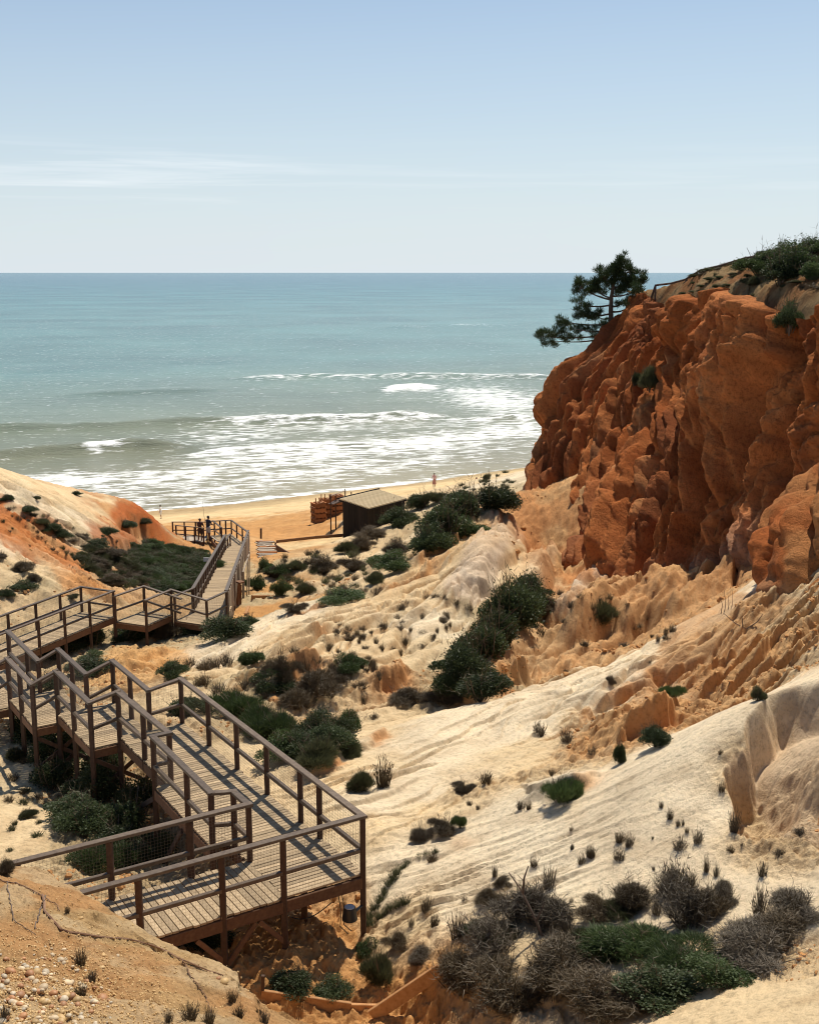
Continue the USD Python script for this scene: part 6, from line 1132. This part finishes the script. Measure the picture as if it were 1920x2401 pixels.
# ------------------------------------------------------------------ people on the beach and the landing
import manifold3d as m3
def ball(p, r, n=14): return m3.Manifold.sphere(float(r), n).translate([float(x) for x in p])
def limb(*js):
    out = None
    for (a, ra), (b, rb) in zip(js[:-1], js[1:]):
        h = m3.Manifold.batch_hull([ball(a, ra), ball(b, rb)]); out = h if out is None else out + h
    return out
def smoothed(m, step=.045):
    m = m.refine_to_length(step).to_mesh(); t = trimesh.Trimesh(np.asarray(m.vert_properties)[:, :3], np.asarray(m.tri_verts), process=False)
    trimesh.smoothing.filter_taubin(t, iterations=6); return t
SKIN = plain('skin', (.36, .20, .13), .6); SKIND = plain('tanned_skin', (.22, .11, .07), .6); HAIR = plain('dark_hair', (.025, .017, .012), .6)
def cloth(name, c): return plain(name, c, .9)
def person(label, base, face, h, skin, top, bottom, pose='stand', long_hair=False, skirt=False):
    """one body about h tall; face: the compass angle it looks to, clockwise from ahead"""
    T = thing('person', label, 'person', loc=base, rz=-face, sc=h / 1.72)
    J = {}
    if pose == 'sit':
        hip, kn, an = .16, ((.12, .38, .44), (-.12, .36, .46)), ((.12, .62, .06), (-.12, .60, .06)); hipz = .14
        hips = ((.09, 0, hipz), (-.09, 0, hipz)); ch = np.array((0, -.06, .52)); nk = np.array((0, -.04, .68)); hd = np.array((0, 0, .83)); sh = ((.17, -.05, .60), (-.17, -.05, .60)); el = ((.25, .10, .40), (-.25, .10, .40)); wr = ((.14, .32, .42), (-.14, .32, .42))
    else:
        hips = ((.09, 0, .90), (-.09, 0, .90)); kn = ((.10, .03, .50), (-.10, -.03, .50)); an = ((.10, 0, .08), (-.11, -.10, .08)); ch = np.array((0, .0, 1.28)); nk = np.array((0, .01, 1.47)); hd = np.array((0, .03, 1.61)); sh = ((.18, 0, 1.40), (-.18, 0, 1.40)); el = ((.24, -.03, 1.13), (-.24, .02, 1.13)); wr = ((.22, .10, .92), (-.20, .16, .98))
        if pose == 'lean': wr = ((.16, .36, 1.05), (-.18, .34, 1.05)); el = ((.25, .12, 1.15), (-.25, .10, 1.15))
        if pose == 'hold': el = ((.25, .06, 1.14), (-.24, 0, 1.13)); wr = ((.16, .34, 1.10), (-.22, .08, .90))
    hipc = np.mean(hips, axis=0)
    body = limb((hipc + (0, 0, .02), .125), (hipc * .5 + ch * .5, .115), (ch, .135), (nk - (0, 0, .05), .07), (nk, .052), (hd - (0, 0, .05), .055)) + m3.Manifold.batch_hull([ball(hd + (0, 0, .035), .088), ball(hd + (0, .03, -.05), .062)]) + ball(hd + (0, .095, -.01), .018, 8)
    body = body + m3.Manifold.batch_hull([ball(sh[0], .062), ball(sh[1], .062), ball(ch, .11)])
    for i in (0, 1):
        sg_ = 1 if i == 0 else -1
        body = body + limb((hips[i], .095), (kn[i], .062), (an[i], .040)) + m3.Manifold.batch_hull([ball(np.array(an[i]) + (0, -.03, -.04), .038), ball(np.array(an[i]) + (0, .15, -.055), .024)])
        body = body + limb((sh[i], .055), (el[i], .042), (wr[i], .030))
        w_ = np.array(wr[i]); dv = unit(w_ - np.array(el[i])); body = body + m3.Manifold.batch_hull([ball(w_, .026, 8), ball(w_ + dv * .09, .034, 8)])
        sd_ = unit(np.cross(dv, (0, 0, 1.0)) + 1e-6)
        for f_ in range(4): body = body + limb((w_ + dv * .09 + sd_ * (f_ - 1.5) * .017, .0095), (w_ + dv * (.145 - .008 * abs(f_ - 1.3)) + sd_ * (f_ - 1.5) * .018 + (0, .004, -.008), .008))
        body = body + limb((w_ + dv * .03 + sd_ * .03, .011), (w_ + dv * .075 + sd_ * .062, .009))
    obj('body', smoothed(body, .03), skin, T, smooth=True)
    shirt = limb((hipc + (0, 0, .06), .142), (hipc * .5 + ch * .5, .132), (ch, .152), (nk - (0, 0, .07), .085)) + m3.Manifold.batch_hull([ball(sh[0], .076), ball(sh[1], .076), ball(ch, .125)])
    for i in (0, 1): shirt = shirt + limb((sh[i], .070), (np.array(sh[i]) * .35 + np.array(el[i]) * .65, .058))
    obj('shirt', smoothed(shirt), top, T, smooth=True)
    if skirt: lower = m3.Manifold.batch_hull([ball(hipc + (0, 0, .06), .15), ball(np.array(kn[0]) + (.05, 0, -.08), .10), ball(np.array(kn[1]) + (-.05, 0, -.08), .10)])
    else:
        lower = limb((hips[0], .125), (hips[1], .125))
        for i in (0, 1): lower = lower + limb((hips[i], .115), (np.array(hips[i]) * .2 + np.array(kn[i]) * .8, .085))
    obj('skirt' if skirt else 'shorts', smoothed(lower), bottom, T, smooth=True)
    hair = ball(hd + (0, -.015, .055), .102) - m3.Manifold.cube([.3, .2, .3], True).translate([float(hd[0]), float(hd[1] + .165), float(hd[2] - .06)])
    if long_hair: hair = hair + m3.Manifold.batch_hull([ball(hd + (0, -.06, .03), .075), ball(nk + (0, -.075, -.08), .06)])
    obj('hair', smoothed(hair, .03), HAIR, T, smooth=True)
    for sx in (-1, 1): obj('eye', trimesh.creation.icosphere(1, .011).apply_translation(hd + (sx * .032, .088, .022)), M_BLACK, T)
    return T
pw = hit(1018, 1141.5); person('woman with long hair in a pale pink top and skirt standing alone by the water', pw, 190, 1.66, SKIN, cloth('pink_top', (.62, .36, .36)), cloth('rose_skirt', (.42, .20, .17)), 'hold', True, True)
pb = at_y(378, 1232, 122); pb[2] = gz(pb[0], pb[1]); person('boy in a white shirt walking on the beach beside the red hill', pb, -80, 29.5 * 122 / FPX + .15, SKIN, cloth('white_shirt', (.80, .80, .80)), cloth('white_shorts', (.70, .68, .66)), 'hold')
pm = at_z(470, 1270, LD); pm = at_y(470, 1270, pm[1]); pm[2] = LD; person('person in dark brown clothes standing on the landing with their back to the camera', pm, 15, 1.62, SKIND, cloth('brown_shirt', (.075, .035, .022)), cloth('brown_shorts', (.06, .035, .025)), 'lean')
pn = at_z(489, 1258, LD); pn[2] = LD - .25; person('person in a dark blue shirt behind the top of the landing rail', pn, 40, 1.72, SKIND, cloth('navy_shirt', (.02, .025, .045)), cloth('pale_shorts', (.42, .40, .38)), 'lean')
for dx, lab, c in ((0, 'left one of two sunbathers sitting behind the dune ridge', (.50, .14, .10)), (11, 'right one of two sunbathers sitting behind the dune ridge', (.55, .22, .16))):
    ps = at_y(1117 + dx, 1131, 118.0); ps[2] = max(gz(ps[0], ps[1]), ps[2] - .45); person(lab, ps, 175 - dx * 3, 1.7, cloth('sunburnt_skin_%d' % (dx + 1), (.46, .22, .15)), cloth('red_top_%d' % (dx + 1), c), cloth('dark_trunks_%d' % (dx + 1), (.10, .06, .06)), 'sit')
fr0 = pn + (-.25, .3, 1.0); tag(obj('fishing_rod', tube([fr0, fr0 + (-.10, .05, .9), fr0 + (-.16, .1, 1.75)], .016, 5, .006), M_TWIG), 'thin upright rod held beside the people on the landing', 'rod')

# ------------------------------------------------------------------ pebbles, plants and roots on the foreground bank
def pebble(r, seed):
    t = trimesh.creation.icosphere(2, 1.0); v = t.vertices * (1, .8, .62); v = v * (1 + .22 * (fb(v[:, 0] * 1.2 + seed * 3.7, v[:, 1] * 1.2 + v[:, 2] * .9, 2, seed) - .5))[:, None]; t.vertices = v * r; return t
PEB = [usdkit.material(stage, f'/World/Looks/pebble_{n}', {'g': ('geometry', {}), 'n': ('noise_texture', {'scale': 40.0, 'detail': 4.0}), 'oi': ('object_info', {}), 'r': ('rgb_ramp', {'ramp': [(0.25, c), (0.8, d)]}), 'v': ('map_range', {'to_min': .75, 'to_max': 1.2}), 's': ('vector_math', {'math_type': 'scale'}), 'p': ('principled_bsdf', {'roughness': .6})},
       [('g.position', 'n.vector'), ('n.fac', 'r.fac'), ('oi.random', 'v.value'), ('r.color', 's.vector1'), ('v.result', 's.scale'), ('s.vector', 'p.base_color')], surface='p.BSDF') for n, c, d in (('white', (.38, .31, .21), (.52, .43, .31)), ('ochre', (.36, .22, .08), (.50, .34, .15)), ('orange', (.30, .13, .05), (.42, .21, .085)), ('tan', (.46, .34, .20), (.60, .47, .30)))]
VAR = [pebble(1.0, i) for i in range(6)]
def placed_pebble(P_, r, i):
    m = VAR[i % 6].copy(); m.apply_transform(trimesh.transformations.euler_matrix(RG.uniform(-.4, .4), RG.uniform(-.4, .4), RG.uniform(0, 6.28))); m.apply_scale(r); m.apply_translation(P_ + (0, 0, r * .10)); return m
n_p = 0; small = []
while n_p < 285:
    x = RG.uniform(-10, 300) if RG.random() < .85 else RG.uniform(0, 560); y = RG.uniform(2190, 2405)
    dens = np.clip(1.15 - np.hypot((x - 90) / 190, (y - 2350) / 130), .03, 1)
    if RG.random() > dens: continue
    P_ = bank_hit(x, y)
    if P_ is None: continue
    r = float(np.clip(RG.lognormal(-4.05, .42), .009, .042)); obj('pebble', placed_pebble(P_, r, n_p), PEB[RG.integers(0, 4)], BANK, smooth=True); n_p += 1
for (x, y, r, k) in ((526, 2304, 0.046, 1), (512, 2296, 0.031, 2), (240, 2345, 0.053, 2), (25, 2280, 0.050, 2), (70, 2285, 0.043, 2), (150, 2345, 0.037, 0), (190, 2155, 0.031, 1), (165, 2340, 0.046, 2), (218, 2350, 0.031, 0)):
    P_ = bank_hit(x, y)
    if P_ is not None: obj('pebble', placed_pebble(P_, r, int(x)), PEB[k], BANK, smooth=True)
while len(small) < 3600:
    x, y = RG.uniform(-20, 640), RG.uniform(2060, 2405)
    if RG.random() > np.clip(1.1 - np.hypot((x - 120) / 330, (y - 2340) / 190), .06, 1): continue
    P_ = bank_hit(x, y)
    if P_ is None: continue
    t = trimesh.creation.icosphere(0, 1.0); v = t.vertices * RG.uniform(.6, 1.2, 3) * RG.uniform(.004, .013) + P_; small.append((v, t.faces))
gv = obj('gravel', join(small), PEB[1], BANK); tag(gv, kind='stuff')
def bank_line(L, dz=.012): return np.array([p + (0, 0, dz) for p in (bank_hit(*q_) for q_ in L) if p is not None])
z3 = lambda L: [(x * .557, 1860 + y * .557) for x, y in L]
def dense(L, n=26):
    L = np.array(L, float); d = np.r_[0, np.cumsum(np.hypot(*np.diff(L, axis=0).T))]; t = np.linspace(0, d[-1], n); return np.stack([np.interp(t, d, L[:, 0]) + RG.normal(size=n) * 1.2, np.interp(t, d, L[:, 1]) + RG.normal(size=n) * 1.2], 1)
for lab, L, r in (('long reddish root running along the edge of the foreground bank', z3([(180,430),(190,505),(260,580),(380,607),(540,618),(650,650),(760,700),(850,745),(940,772)]), .013), ('root descending from the long root toward the pebbles', z3([(0,372),(70,385),(150,420),(240,475),(250,500)]), .009), ('thin root hanging beside the orange stone', z3([(770,705),(800,770),(860,850),(890,930)]), .006),
                  ('pale dry twig lying above the pebbles', z3([(30,380),(45,470),(60,545),(150,600)]), .007), ('forked pale twig near the top of the bank', z3([(190,440),(165,510),(150,575)]), .010)):
    p = bank_line(dense(L))
    if len(p) > 3: tag(obj('root', tube(p, r, 5, r * .5), M_ROOT if 'root' in lab else M_TWIG), lab, 'root' if 'root' in lab else 'twig')
for k, (x, y, w_, h_, kind) in enumerate(((188, 2262, 46, 60, 'brown_tuft'), (190, 2335, 44, 50, 'brown_tuft'), (12, 2052, 70, 62, 'brown_scrub'), (445, 2390, 60, 60, 'brown_tuft'), (545, 2350, 34, 46, 'brown_tuft'), (395, 2398, 30, 48, 'dry_tuft'), (215, 2300, 40, 40, 'dry_tuft'), (560, 2385, 46, 40, 'brown_tuft'), (620, 2399, 40, 50, 'dry_tuft'), (490, 2398, 44, 60, 'brown_tuft'), (158, 2140, 20, 24, 'brown_tuft'), (12, 2390, 40, 60, 'dry_tuft'))):
    P_ = bank_hit(x, y)
    if P_ is None: continue
    lab = 'reddish dry scrub where the inner rail meets the bank at the left edge' if kind == 'brown_scrub' else 'dry red brown plant rooted on the foreground bank'
    plant(kind, P_, w_ * P_[1] / FPX, h_ * P_[1] / FPX * 1.1, lab, None if kind == 'brown_scrub' else 'dry plants on the foreground bank')

# ------------------------------------------------------------------ loose clods of clay in the gullies
cl_ = []; sub = RG.integers(0, NTH * NR, 120000); Tf, Vf = TR.reshape(-1), TVX.reshape(-1, 3)
for i in sub:
    if len(cl_) >= 9000: break
    P_ = Vf[i]
    if Tf[i] < .75 or P_[1] > 72 or RG.random() > np.clip(28 / P_[1], .2, 1) or vn(P_[0] * .7, P_[1] * .7, 201) < .45: continue
    r = min(RG.lognormal(-3.4, .6) * (P_[1] / 30) ** .5, .16 if P_[1] > 30 else .075); t = trimesh.creation.icosphere(1 if r > .06 else 0, 1.0); cl_.append((t.vertices * RG.uniform(.6, 1.25, (len(t.vertices), 1)) * (1, 1, .7) * r + P_ - (0, 0, r * .2), t.faces))
M_CLOD = usdkit.material(stage, '/World/Looks/clay_clods', {'g': ('geometry', {}), 'r': ('rgb_ramp', {'ramp': [(0, (.42, .22, .09)), (.5, (.52, .36, .18)), (1, (.58, .46, .29))]}), 'p': ('principled_bsdf', {'roughness': .95, 'specular_ior_level': .1})}, [('g.random_per_island', 'r.fac'), ('r.color', 'p.base_color')], surface='p.BSDF')
tag(obj('clay_rubble', join(cl_), M_CLOD), 'loose clods of ochre clay scattered in the gullies', kind='stuff')
